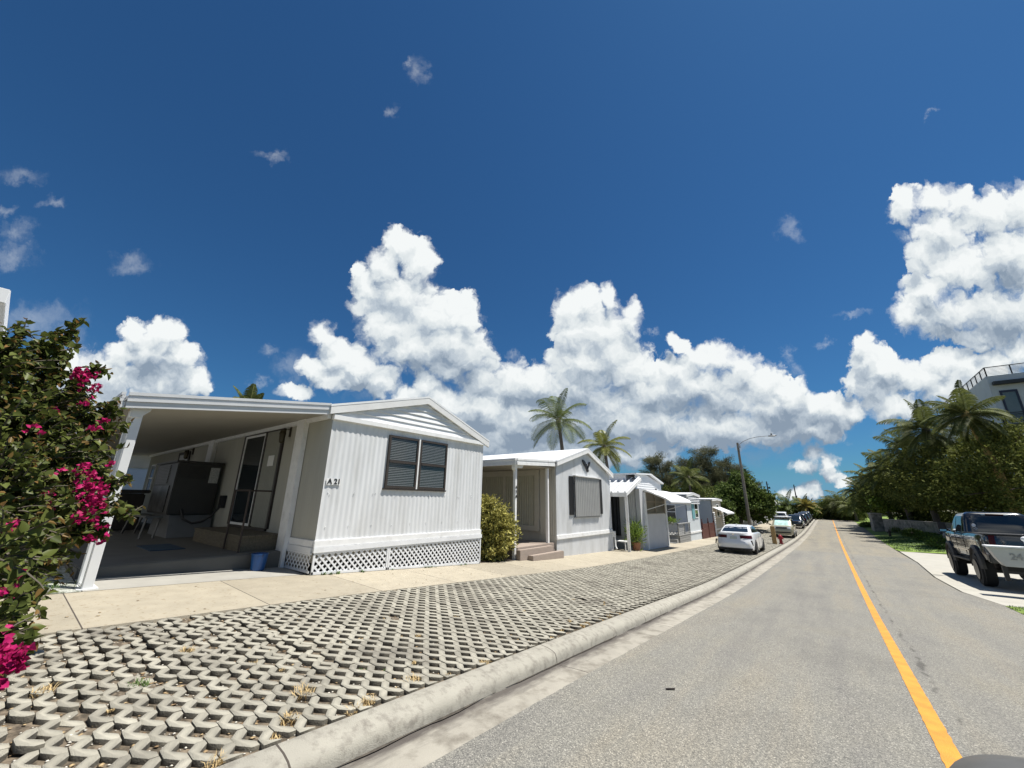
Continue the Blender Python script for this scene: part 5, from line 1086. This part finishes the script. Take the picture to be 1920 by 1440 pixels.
# ================================================================ vegetation
def rnd(n,k=3): return NPR.normal(size=(n,k))
def unit(a): return a/np.maximum(np.linalg.norm(a,axis=1,keepdims=True),1e-9)
def leaves(P,D,Nn,size,wid,fold=.25,heart=False):
    """P base, D axis, Nn approx. normal; returns verts, faces"""
    D=unit(D); S=unit(np.cross(D,Nn)); U=np.cross(S,D); s=np.asarray(size)[:,None]; n=len(P)
    if heart:
        b=P; l1=P+(D*.18+S*wid*.5+U*fold*.5)*s; l2=P+(D*.55+S*wid*.42+U*fold*.45)*s; t=P+(D*1.0-U*.12)*s; r2=P+(D*.55-S*wid*.42+U*fold*.45)*s; r1=P+(D*.18-S*wid*.5+U*fold*.5)*s
        V=np.stack([b,l1,l2,t,r2,r1],1).reshape(-1,3); o=(np.arange(n)*6)[:,None]; F=np.concatenate([o+np.array([0,1,2,3]),o+np.array([0,3,4,5])],0)
    else:
        b=P; l=P+(D*.5+S*wid*.5+U*fold*.5)*s; t=P+D*s; r=P+(D*.5-S*wid*.5+U*fold*.5)*s
        V=np.stack([b,l,t,r],1).reshape(-1,3); o=(np.arange(n)*4)[:,None]; F=np.concatenate([o+np.array([0,1,2]),o+np.array([0,2,3])],0)
    return V,F
def leafmat(name,c1,c2,tr=.25,rough=.6,var=.25):
    return mat(name,c1,rough,var,1.5,col2=c2,island=.75,trans=tr,spec=.12)
BARK=mat('bark',(.10,.08,.06),.9,.25,8,bump=.6,bscale=20)
def limbs(mb,base,tips,r0,bend=.15,n=6):
    base=Vector(base)
    for t in tips:
        t=Vector(t); L=(t-base).length; mid=Vector((random.gauss(0,1),random.gauss(0,1),random.uniform(.2,1)))*L*bend
        pts=[base.lerp(t,k/n)+mid*math.sin(PI*k/n) for k in range(n+1)]; mb.tube(pts,[r0*(1-.85*k/n)+.008 for k in range(n+1)],6)
def tree(label,cat,base,blobs,nclump,per,lsize,m,trunk_r=.15,fork=.4,spread=.35,wid=.6,name='tree',droop=0,shell_=.55,group=None,trunkm=BARK,heart=False,fold=.25,lift=.3):
    """blobs: [(x,y,z,rx,ry,rz)] world; leaves grow in clumps through and over them"""
    o=thing(name,label,cat,base,group); B=np.array(blobs,float); wt=(B[:,3]*B[:,4]*B[:,5])**.67; wt/=wt.sum()
    idx=NPR.choice(len(B),nclump,p=wt); d=unit(rnd(nclump)); r=(shell_+(1-shell_)*NPR.random((nclump,1)))*(1+.10*rnd(nclump,1)); C=B[idx,:3]+d*r*B[idx,3:]
    C[:,2]=np.maximum(C[:,2],base[2]+.05)
    out=unit(d*np.array([1,1,.7])+np.array([0,0,lift]))
    P=np.repeat(C,per,0)+rnd(nclump*per)*spread*np.array([1,1,.6]); O=np.repeat(out,per,0)
    D=unit(O*.7+rnd(len(P))*.6+np.array([0,0,-droop])); Nn=unit(O+rnd(len(P))*.55+np.array([0,0,.5]))
    V,F_=leaves(P,D,Nn,lsize*NPR.uniform(.6,1.3,len(P)),wid,fold,heart); npmesh('crown',V,F_,m,o)
    tr=MB(); top=Vector((base[0]+(B[:,0].mean()-base[0])*fork,base[1]+(B[:,1].mean()-base[1])*fork,base[2]+(B[:,2].mean()-base[2])*fork))
    tr.tube([Vector(base)-Vector((0,0,.1)),Vector(base).lerp(top,.5)+Vector((random.gauss(0,.05),0,0)),top],[trunk_r*1.15,trunk_r*.9,trunk_r*.75],8)
    sel=NPR.choice(nclump,min(nclump,26),replace=False); limbs(tr,top,[C[i] for i in sel],trunk_r*.5); tr.build('trunk',trunkm,o,smooth=True)
    return o
# ---------------- palms
PALM=leafmat('palm_green',(.055,.085,.028),(.13,.16,.05),.2,.6); PALMD=leafmat('palm_dark',(.045,.065,.022),(.13,.145,.045),.3,.6); PALMY=leafmat('palm_yellowing',(.11,.11,.03),(.22,.18,.04),.2,.5)
PTR=mat('palm_trunk',(.11,.095,.08),.9,.2,6,bump=.6,bscale=12,stretch=(1,1,5))
def palm(label,base,crown,r=.16,nf=20,L=2.8,m=PALM,seed=0,wind=(-.25,-.1),group=None,elev=(80,-35),lw=.066,trm=PTR,nl=46,name='palm_tree'):
    rg=random.Random(seed); o=thing(name,label,'palm tree',base,group); b=Vector(base); c=Vector(crown); V=[];F_=[]
    mid=b.lerp(c,.5)+Vector((0,0,0)); H=(c-b).length
    pts=[b+(c-b)*t+Vector((math.sin(PI*t)*H*.03,0,0)) for t in np.linspace(0,1,14)]
    tr=MB(); tr.tube([pts[0]-Vector((0,0,.2))]+pts,[r*1.5]+[r*(1.25-.45*k/13)*(1+.05*(k%2)) for k in range(14)],9); tr.ball(c+Vector((0,0,-.15)),r*1.4,9,(1,1,2.0)); tr.build('trunk',trm,o,smooth=True)
    RB=MB()
    for i in range(nf):
        t=(i+.5)/nf; az=i*2.39996+rg.uniform(-.3,.3); el=R(elev[0]+(elev[1]-elev[0])*t**.8+rg.uniform(-8,8)); l=L*rg.uniform(.85,1.1)
        d=Vector((math.cos(az)*math.cos(el),math.sin(az)*math.cos(el),math.sin(el))); p=c.copy(); n=22; st=l/n; path=[p.copy()]; dirs=[d.copy()]
        for k in range(n):
            d=(d+Vector((wind[0],wind[1],-1))*st*(.16+.30*k/n)*rg.uniform(.8,1.2)).normalized(); p=p+d*st; path.append(p.copy()); dirs.append(d.copy())
        RB.tube(path[::3]+[path[-1]],[.035*(1-.85*k/(len(path[::3]))) for k in range(len(path[::3])+1)],4,False)
        roll=rg.uniform(-.35,.35)
        for k in range(nl):
            q=.10+.90*k/nl; f=q*n; j=min(int(f),n-1); P=path[j].lerp(path[j+1],f-j); D=dirs[j]; side=D.cross(Vector((0,0,1)))
            side=(side if side.length>.05 else Vector((1,0,0))).normalized(); upv=side.cross(D).normalized(); ll=l*.31*(math.sin(PI*min(1,(q*.82+.16)))**.7)*rg.uniform(.85,1.1)
            for s in (1,-1):
                a=(side*s*.85+D*.55+upv*(.28+roll*s)).normalized(); e1=P+a*ll*.45; a2=(a+Vector((wind[0]*.8,wind[1]*.8,-.75))).normalized(); e2=e1+a2*ll*.42; e3=e2+(a2+Vector((0,0,-.9))).normalized()*ll*.28
                w=D*lw*.5; o_=len(V); V+=[P-w*.5,P+w*.5,e1+w,e1-w,e2+w*.7,e2-w*.7,e3]; F_+=[(o_,o_+1,o_+2,o_+3),(o_+3,o_+2,o_+4,o_+5),(o_+5,o_+4,o_+6,o_+6)]
    me=bpy.data.meshes.new('fronds'); off=b; me.from_pydata([tuple(v-off) for v in V],[],[f if f[2]!=f[3] else f[:3] for f in F_]); me.materials.append(m); cr=bpy.data.objects.new('fronds',me); COL.objects.link(cr); cr.parent=o
    RB.build('frond_stems',mat('palm_stem',(.20,.20,.06),.5,.2,5),o,smooth=True)
    return o
def gnd(l,s): return zl(l,s) if l<0 else zright(l,s)
c=at(1047,790,46); palm('taller of the two coconut palms rising behind home A20',(c.x+.4,c.y+.3,0),tuple(c),.22,15,4.4,PALM,3,wind=(.0,-.05),elev=(85,-28))
c=at(1133,838,50); palm('shorter of the two coconut palms with yellowing lower fronds behind home A20',(c.x+.2,c.y,0),tuple(c),.19,17,3.5,leafmat('palm_fresh',(.085,.115,.025),(.20,.20,.05),.25,.4),11,wind=(.05,0),elev=(80,-45))
c=at(463,772,34); palm('palm whose tips just clear the carport roof of A21',(c.x,c.y,0),tuple(c),.16,16,2.0,PALMD,5,elev=(80,0))
for i,(px,py,D,L,sd,tm,lb) in enumerate([(1812,780,50,3.1,21,mat('yellow_trunk',(.32,.22,.07),.8,.2,6),'large coconut palm with a yellow trunk in front of the modern white house'),(1737,808,56,3.6,24,PTR,'second palm from the modern house, spreading above the dark hedge trees'),(1698,845,62,3.6,28,PTR,'third palm from the modern house, above the dark hedge trees'),
   (1664,878,68,3.4,31,PTR,'fourth palm from the modern house, above the hedge'),(1638,902,74,3.2,35,PTR,'fifth palm, near the street end of the hedge'),(1617,922,80,3.2,38,PTR,'last palm overhanging the lawn at the end of the hedge')]):
    c=at(px,py,D); palm(lb,(c.x+1.0,c.y+.3,gnd(c.x,c.y)),tuple(c),.24,24,L,PALMD,sd,wind=(-.12,-.05),elev=(88,-50),trm=tm,lw=.06,nl=52,group=None)
for i,(px,py,D,L,sd,m_,lb) in enumerate([(1581,944,118,5.0,41,PALMD,'tall palm in the clump at the end of the street'),(1572,950,120,5,42,PALMD,'left palm of the clump at the end of the street'),(1598,950,110,3.2,45,PALMD,'small palm silhouette right of the end clump'),
  (1511,948,112,2.5,43,PALMY,'golden palm beside the right utility pole'),(1519,951,116,2.3,46,PALMY,'golden palm nearest the end of the street on the left'),(1503,950,118,3.4,50,PALM,'green palm just behind the right utility pole'),(1476,948,112,3.6,44,PALM,'green palm between the two utility poles')]):
    c=at(px,py,D); palm(lb,(c.x+.3,c.y+.3,-1.4),tuple(c),.2,18,L,m_,sd,wind=(-.2,0),elev=(80,-40),lw=.12,nl=24)
# ---------------- trees
SG=leafmat('sea_grape_leaf',(.045,.072,.018),(.10,.14,.032),.25,.7); DK=leafmat('dark_hedge_leaf',(.050,.075,.018),(.125,.15,.038),.3,.75); CS=leafmat('casuarina_needles',(.075,.085,.045),(.16,.16,.09),.2,.7)
tree('dense sea grape tree with round leaves behind the street lamp','tree',(-8.3,53,-1.2),[(-8.2,53,2.0,2.0,2.6,2.0),(-7.5,53,3.6,1.3,1.6,1.5),(-6.3,55,1.9,1.5,2.0,1.5),(-6.8,58,1.8,1.4,2.6,1.5),(-9.6,50.5,1.3,1.2,1.4,1.0),(-7.6,53.5,4.6,.8,1.0,.8),(-6.5,56,.6,1.2,1.6,.8)],850,20,.24,SG,.22,.45,.30,.95,heart=True,name='sea_grape_tree',lift=.2)
tree('small leafy shrub tree beneath the white awning beyond the fence','tree',(-8.2,46.6,-1.2),[(-8.3,46.8,-.1,.7,1.4,1.0),(-8.4,46.2,1.5,.6,1.3,.45)],160,18,.2,SG,.08,.4,.2,.9,heart=True,name='small_tree')
# Australian pines behind the homes: layered, wind swept, feathery
def casuarina(label,base,H,W,seed,nb=38,lean=(-.25,0)):
    rg=np.random.default_rng(seed); o=thing('australian_pine',label,'tree',base,'Australian pines behind the homes'); b=np.array(base,float); tr=MB(); P=[];D=[]
    top=b+np.array([lean[0]*H*.4,lean[1]*H*.4,H]); tr.tube([b-[0,0,.1],b+(top-b)*.4+[.2,0,0],b+(top-b)*.75,top],[.28,.2,.11,.03],7)
    for i in range(nb):
        t=.28+.72*(i+.5)/nb; p0=b+(top-b)*t; az=rg.uniform(0,2*PI); l=W*(1.05-t*.75)*rg.uniform(.55,1.15); d=np.array([math.cos(az)+lean[0]*1.2,math.sin(az)+lean[1],rg.uniform(.25,.75)]); d/=np.linalg.norm(d)
        e=p0+d*l; m=p0+d*l*.5+[0,0,-l*.06]; tr.tube([p0,m,e],[.07*(1.1-t),.04*(1.1-t),.012],5,False)
        for k in range(int(26*l)):
            q=rg.uniform(.25,1.05); c=p0+d*l*q+rg.normal(size=3)*[.26,.26,.16]*(1+.25*l*(1-q))
            n=9; P.append(c+rg.normal(size=(n,3))*[.20,.20,.12]); dd=d*1.0+np.array([lean[0],lean[1],.15])+rg.normal(size=(n,3))*.55; dd[:,2]-=.15; D.append(dd)
    P=np.concatenate(P); D=np.concatenate(D); V,F_=leaves(P,D,unit(rg.normal(size=P.shape)+[0,0,1]),rg.uniform(.3,.6,len(P)),.09,.02); npmesh('crown',V,F_,CS,o); tr.build('trunk',mat('dark_bark_pine',(.06,.05,.045),.9,.2),o,smooth=True)
for i,(px,ptop,D,W,lb,sd) in enumerate([(1238,858,62,4.6,'leftmost Australian pine, its branches swept left above the homes',1),(1285,868,64,3.8,'second Australian pine from the left',2),(1318,846,66,4.6,'tallest Australian pine in the middle of the stand',3),(1352,868,68,3.8,'airy Australian pine right of the tallest one',4),(1380,878,70,3.2,'thin open Australian pine nearest the street lamp',5)]):
    c=at(px,ptop,D); casuarina(lb,(c.x+.6,c.y,-.6),c.z+.6,W*1.0,sd,nb=40,lean=(-.3,0) if i<1 else (-.08,0))
for i,(px,D,w) in enumerate([(1215,60,3.4),(1262,60,3.2),(1305,60,3.2),(1345,62,3.4),(1385,64,3.0)]):
    c=at(px,920,D); tree('dark low understorey tree %s behind the homes'%['at the left end','second from left','in the middle','second from right','at the right end'][i],'tree',(c.x,c.y,-1.2),[(c.x,c.y,1.6,w,2.4,2.2),(c.x+1.2,c.y+1,2.4,w*.6,2,1.4)],260,16,.28,DK,.18,.4,.35,.6,name='understorey_tree')
for px,D,L,sd,lb in ((1290,58,2.6,61,'palm poking through the pines, its fronds above the third home'),):
    c=at(px,895,D); palm(lb,(c.x,c.y,-1),tuple(c),.16,16,L,PALMD,sd,lw=.07,nl=34)
# big dark canopies on the right above the wall
DK2=leafmat('hedge_leaf_olive',(.062,.082,.018),(.165,.18,.045),.3,.75); DK3=leafmat('bright_hedge_leaf',(.08,.13,.02),(.18,.25,.045),.25,.4)
def blob(px,py,D,r,rz=None):
    if py<960 and px>1610: D*=1.13; r*=1.13; rz=rz and rz*1.13
    c=at(px,py,D); return (c.x,c.y,c.z,r,r,rz or r)
tree('huge dark clipped hedge tree with olive leaves under the modern house','tree',(15.5,58,-1),[blob(1860,888,50,4.2,2.9),blob(1790,885,52,4.0,2.7),blob(1910,890,46,4.0,3.1),blob(1735,905,56,3.2,2.3),blob(1850,925,48,3.8,1.4),blob(1770,925,52,3.2,1.4),blob(1970,885,46,4.4,3.4)],2600,24,.24,DK2,.4,.3,.30,.55,name='hedge_tree',shell_=.8)
tree('dark green hedge tree left of the huge one, above the stone wall','tree',(10,74,-1),[blob(1700,905,60,2.6,2.0),blob(1672,925,64,2.4,1.8),blob(1720,930,60,2.6,1.3),blob(1650,937,68,2.0,1.4)],1100,22,.26,DK,.3,.3,.3,.55,name='hedge_tree',shell_=.75)
for i,(x,y) in enumerate([(13.4,54),(11.6,58),(10.0,62),(8.3,66),(6.8,69.5),(15.5,50)]):
    tree('dark undergrowth shrub close behind the stone wall, %s from the street end'%['fifth','fourth','third','second','nearest','sixth'][i],'shrub',(x+1.6,y+1.2,-1.2),[(x+1.6,y+1.2,.1,2.2,2.4,1.1)],260,16,.22,DK,.06,.3,.3,.6,name='undergrowth_shrub',group='undergrowth behind the stone wall')
tree('bright green rounded tree in front of the dark hedge above the wall','tree',(8.3,73,-1),[blob(1668,940,63,1.7,1.0),blob(1690,930,62,1.4,1.1)],420,18,.26,DK3,.14,.35,.28,.8,name='hedge_tree')
tree('dark tree at the street end of the hedge','tree',(8,90,-1),[blob(1640,938,76,2.2,1.8),blob(1626,940,80,1.8,1.6),blob(1655,925,74,2.2,2.0)],700,18,.34,DK,.25,.35,.4,.6,name='hedge_tree')
for i,(px,py,D,r) in enumerate([(1580,956,122,3.6),(1563,957,124,3.0),(1596,960,116,2.4),(1548,958,126,2.2)]):
    b_=blob(px,py,D,r,r*.75); tree('dark rounded tree %s at the end of the street'%['in the middle of the clump','left of the middle','at the right of the clump','at the far left of the clump'][i],'tree',(b_[0],b_[1],-1.4),[b_],260,14,.5,DK,.2,.4,.4,.6,name='end_tree',group='trees closing the end of the street')
for i,(px,py,D,r) in enumerate([(1512,958,114,1.8),(1475,958,112,1.6),(1525,962,120,1.5)]):
    b_=blob(px,py,D,r,r*.8); tree('small green tree %s behind the far homes'%['beside the right utility pole','between the utility poles','nearest the end fence'][i],'tree',(b_[0],b_[1],-1.4),[b_],160,14,.4,SG,.15,.4,.3,.6,name='end_tree')
# clipped shrubs along the lawn
HD=leafmat('clipped_shrub_leaf',(.05,.09,.018),(.12,.18,.035),.2,.5)
shr=[(1770,1024,50),(1742,1012,54),(1712,1003,58),(1690,997,62),(1664,988,66),(1640,981,70),(1622,975,74)]
nm=['first','second','third','fourth','fifth','sixth','seventh']
for i,(px,py,D) in enumerate(shr):
    D=40
    while at(px,py,D).z>zright(at(px,py,D).x,at(px,py,D).y)+.12 and D<85: D+=.25
    c=at(px,py,D); z=zright(c.x,c.y); tree('low clipped green shrub below the stone wall, %s from the driveway'%nm[i],'shrub',(c.x,c.y,z),[(c.x,c.y,z+.26,.75,1.6,.36)],220,14,.13,HD,.05,.3,.14,.6,name='clipped_shrub',shell_=.85,group='clipped shrubs below the stone wall')
# yellow green croton bush between A21 and A20
CR=leafmat('croton_leaf',(.10,.105,.02),(.46,.42,.13),.25,.35)
z=zl(-9.3,11)
tree('rounded yellow green variegated bush between homes A21 and A20','bush',(-9.1,10.5,z),[(-9.1,10.45,z+1.05,.75,.72,.95),(-9.15,9.95,z+1.3,.6,.5,.75),(-9.0,11.0,z+.85,.55,.55,.7),(-9.2,10.4,z+.4,.75,.75,.45)],900,11,.12,CR,.05,.25,.07,.5,name='croton_bush',shell_=.72,fold=.3)
tufts('bed_grass',[(-8.75+random.uniform(-.25,.2),10.2+random.uniform(-.6,1.0),zl(-8.8,10.3)-.02,.8) for _ in range(14)],GRN,'grass and weeds at the foot of the croton bush','weeds',h=.08,n=30)
struct(MB().grid([[(-8.58,s,zl(-8.6,s)+.004),(-12,s,zl(-10,s)+.06)] for s in (9.45,10,10.6,11.3)]).build('planting_bed',mat('mulch',(.05,.035,.025),.95,.4,25,bump=1,bscale=40)))
struct(MB().grid([[(-8.60,s,zl(-8.6,s)+.006),(-11,s,zl(-11,s)+.02)] for s in (-3,-1,0,.6,1.13)]).build('gravel_bed',mat('white_gravel',(.36,.37,.33),.9,.5,40,bump=1,bscale=60,dirt=((.06,.07,.035),9,.5,.6))))
tufts('bed_grass',[(-8.7+random.uniform(-.4,.1),.5+random.uniform(-.2,.65),zl(-8.8,.5),.9) for _ in range(16)],GRN,'grass blades in the white gravel bed under the bougainvillea','grass',h=.13,n=22,spread=.1)
tufts('weeds',[(-8.43,y,base(y)-.01,random.uniform(.5,1)) for y in (4.6,4.75,4.9,5.5,6.3,7.3,7.42,7.5,7.65,8.6,8.8)],GRN,'small weeds growing along the foot of the lattice skirting','weeds',h=.09,n=14,spread=.05,w=.012)
# potted palm and patio furniture at A19, fern on the deck
z=zl(-7.9,20.4); PP=thing('potted_plant','bright green potted palm in a terracotta pot on the patio','potted plant',(-7.95,20.55,z)); MB().lathe([(.16,0),(.22,.32),(.24,.33),(.24,.37),(.2,.37),(.19,.30)],(-7.95,20.55,z+.002),n=16).build('pot',mat('terracotta',(.28,.13,.07),.8,.15),PP,smooth=True)
n=420; P=np.array([-7.95,20.55,z+.35])+rnd(n)*[.2,.2,.28]+[0,0,.35]; V,F_=leaves(P,rnd(n)*.5+[0,0,.5],rnd(n)+[0,0,1],NPR.uniform(.2,.42,n),.14,.1); npmesh('foliage',V,F_,leafmat('lime_leaf',(.10,.17,.03),(.22,.30,.06),.3),PP)
PB=thing('patio_bench','small white patio bench under the ribbed roof','bench',(-8.5,19.95,z)); MB().box(-8.95,19.6,z+.42,-8.1,20.05,z+.47).build('seat',TRIM,PB)
for x,y in ((-8.9,19.65),(-8.15,19.65),(-8.9,20.0),(-8.15,20.0)): MB().box(x-.02,y-.02,z,x+.02,y+.02,z+.42).build('leg',TRIM,PB)
DP=thing('deck_planter','green fern in a white trough on the deck railing','planter',(-8.7,28.45,.31)); MB().box(-9.35,28.38,.302,-8.35,28.52,.42).build('trough',TRIM,DP); n=500; P=np.array([-8.85,28.45,.42])+rnd(n)*[.33,.12,.07]; V,F_=leaves(P,rnd(n)*.6+[0,0,.6],rnd(n)+[0,0,1],NPR.uniform(.15,.32,n),.2,.1); npmesh('fern',V,F_,leafmat('lime_leaf',(.10,.17,.03),(.22,.30,.06)),DP)
# ---------------- bougainvillea in the left foreground
BO=thing('bougainvillea','large bougainvillea bush with magenta flowers filling the left foreground','bush',(-8.9,-.3,zl(-8.9,-.3)))
LB=leafmat('bougainvillea_leaf',(.036,.054,.013),(.12,.14,.036),.28,.4); LB2=leafmat('bougainvillea_young_leaf',(.14,.12,.03),(.20,.11,.04),.3,.4); MG=leafmat('magenta_bract',(.26,.005,.055),(.45,.018,.13),.3,.5,.15)
m_px=lambda D:.65*D/731*1.05
El=[(5,770,6.3,75),(70,790,6.3,72),(120,800,6.3,46),(55,720,6.4,52),(125,880,6.1,50),(60,900,6.1,85),(10,860,5.9,80),(130,965,5.9,42),(30,1000,5.7,80),(80,1010,5.8,50),(5,1050,5.4,36),(55,1055,5.6,32),(-8,1040,4.1,42),(-40,950,5.5,90),(-70,1060,5.0,60),(150,765,6.3,26),(-30,690,6.2,60),(-50,1240,4.0,26)]
P=[];D=[];N_=[];sz=[];tw=MB();FP=[];YP=[];YD=[]
def twig(p,d,L,n,ls,droop=.5,young=True):
    pts=[p.copy()]; 
    for k in range(5):
        d=(d+Vector((random.gauss(0,.10),random.gauss(0,.10),-droop*.12+random.gauss(0,.08)))).normalized(); p=p+d*L/5; pts.append(p.copy())
    tw.tube(pts,[.006*(1-.7*k/5)+.0015 for k in range(6)],4,False)
    for k in range(n):
        q=(k+.6)/n*5; j=min(int(q),4); c=pts[j].lerp(pts[j+1],q-j); dd=(pts[j+1]-pts[j]).normalized(); a=Vector((random.gauss(0,1),random.gauss(0,1),random.gauss(0,1))); s=(a-dd*a.dot(dd)).normalized()
        tip=q>4.1 and young
        (YP if tip else P).append(tuple(c)); v=(s+dd*.6+Vector((0,0,-.25))); (YD if tip else D).append(tuple(v))
        if not tip: sz.append(ls*random.uniform(.6,1.25))
    return pts
for (px,py,Dd,rp) in El:
    c=at(px,py,Dd); r=rp*m_px(Dd); nt_=int(125*(r/.35)**1.9)
    for k in range(nt_):
        d=Vector((random.gauss(0,1),random.gauss(0,1),random.gauss(0,1))).normalized(); p=c+d*r*(random.random()**.5)*.93
        twig(p,(d+Vector((0,0,.25))).normalized(),random.uniform(.10,.24),7,.070)
# outer sprays reaching into the sky, right and down
SPR=[((60,690,6.3),(148,606,6.3),16),((20,680,6.2),(45,615,6.2),10),((70,740,6.3),(128,652,6.2),16),((120,760,6.3),(186,690,6.2),16),((150,800,6.3),(215,772,6.2),14),((150,835,6.2),(222,800,6.1),12),((170,960,5.9),(243,965,5.6),16),((160,930,6),(225,905,5.8),12),((150,1010,5.8),(190,1000,5.7),10),((10,700,6.1),(5,640,6.1),10),((30,1100,5.2),(70,1140,4.9),10),((10,1120,4.8),(30,1195,4.4),10),((-20,1190,4.2),(18,1230,3.9),8),((60,700,6.3),(100,640,6.25),14)]
for a,b,n in SPR:
    A_=at(*a); B_=at(*b); L=(B_-A_).length; mid=A_.lerp(B_,.5)+Vector((0,0,.06)); tw.tube([A_,mid,B_],[.010,.007,.003],5,False)
    for k in range(n*2):
        t=(k+1)/(n*2); p=A_.lerp(mid,t*2) if t<.5 else mid.lerp(B_,t*2-1); d=(B_-A_).normalized(); a_=Vector((random.gauss(0,1),random.gauss(0,1),random.gauss(0,1))).normalized(); twig(p,(d*.5+a_).normalized(),random.uniform(.05,.14),5,.075,young=t>.6)
V,F_=leaves(np.array(P),np.array(D),unit(rnd(len(P))*.7+[.25,0,1]),np.array(sz),.78,.22,True); npmesh('foliage',V,F_,LB,BO)
V,F_=leaves(np.array(YP),np.array(YD),unit(rnd(len(YP))+[0,0,.6]),NPR.uniform(.03,.065,len(YP)),.5,.3,True); npmesh('young_foliage',V,F_,LB2,BO)
# flowers: papery bracts in threes
FL=[(165,885,5.6,14,26),(172,905,5.6,20,60),(180,930,5.6,22,70),(168,950,5.6,16,40),(148,700,6.2,14,30),(160,712,6.2,18,36),(178,725,6.2,12,20),(140,690,6.2,9,10),(158,755,6.1,9,12),(62,805,5.7,8,12),(178,806,5.9,9,14),(197,787,6,8,10),(150,968,5.5,12,22),(20,988,5.1,12,26),(88,920,5.6,8,12),(82,958,5.5,9,14),(185,988,5.5,6,8),(172,1010,5.6,9,14),(188,1012,5.5,7,10),(112,885,5.7,8,8),(10,1105,4.8,16,30),(5,1195,4.1,12,20),(8,1222,3.9,14,36),(32,1228,3.8,11,30),(25,1246,3.8,11,28),(3,1256,3.8,10,20),(0,1283,3.8,8,12),(190,975,5.5,7,8),(100,770,6.1,7,7),(205,868,5.8,5,6)]
FQ=[];FD=[];FS=[]
for (px,py,Dd,rp,n) in FL:
    c=at(px,py,Dd-.15); FQ=[];FD=[];FS=[]
    for k in range(int(n*.4)):
        p=c+Vector((random.gauss(0,1),random.gauss(0,1),random.gauss(0,1)))*rp*m_px(Dd)*.55; ax=Vector((random.gauss(0,1),random.gauss(0,1),random.gauss(0,1))).normalized(); b_=ax.orthogonal().normalized(); e_=ax.cross(b_)
        for t in range(3):
            a=2*PI*t/3; FQ.append(tuple(p)); FD.append(tuple(b_*math.cos(a)+e_*math.sin(a)+ax*.7)); FS.append(random.uniform(.028,.045))
    V,F_=leaves(np.array(FQ),np.array(FD),unit(rnd(len(FQ))),np.array(FS),.95,.25,True); tag(npmesh('flower_cluster',V,F_,MG,BO),kind='stuff')
# main stems
rt=Vector((-8.9,-.3,zl(-8.9,-.3)-.05))
for (px,py,Dd,rp) in El: 
    c=at(px,py,Dd); md=rt.lerp(c,.5)+Vector((random.gauss(0,.1),random.gauss(0,.1),.35)); tw.tube([rt,rt.lerp(md,.5)+Vector((0,0,.15)),md,c],[.03,.024,.016,.006],6,False)
tw.build('branches',mat('thorny_stem',(.09,.075,.055),.8,.2,10),BO,smooth=True)
print('polys',sum(len(o.data.polygons) for o in SC.objects if o.type=='MESH'))
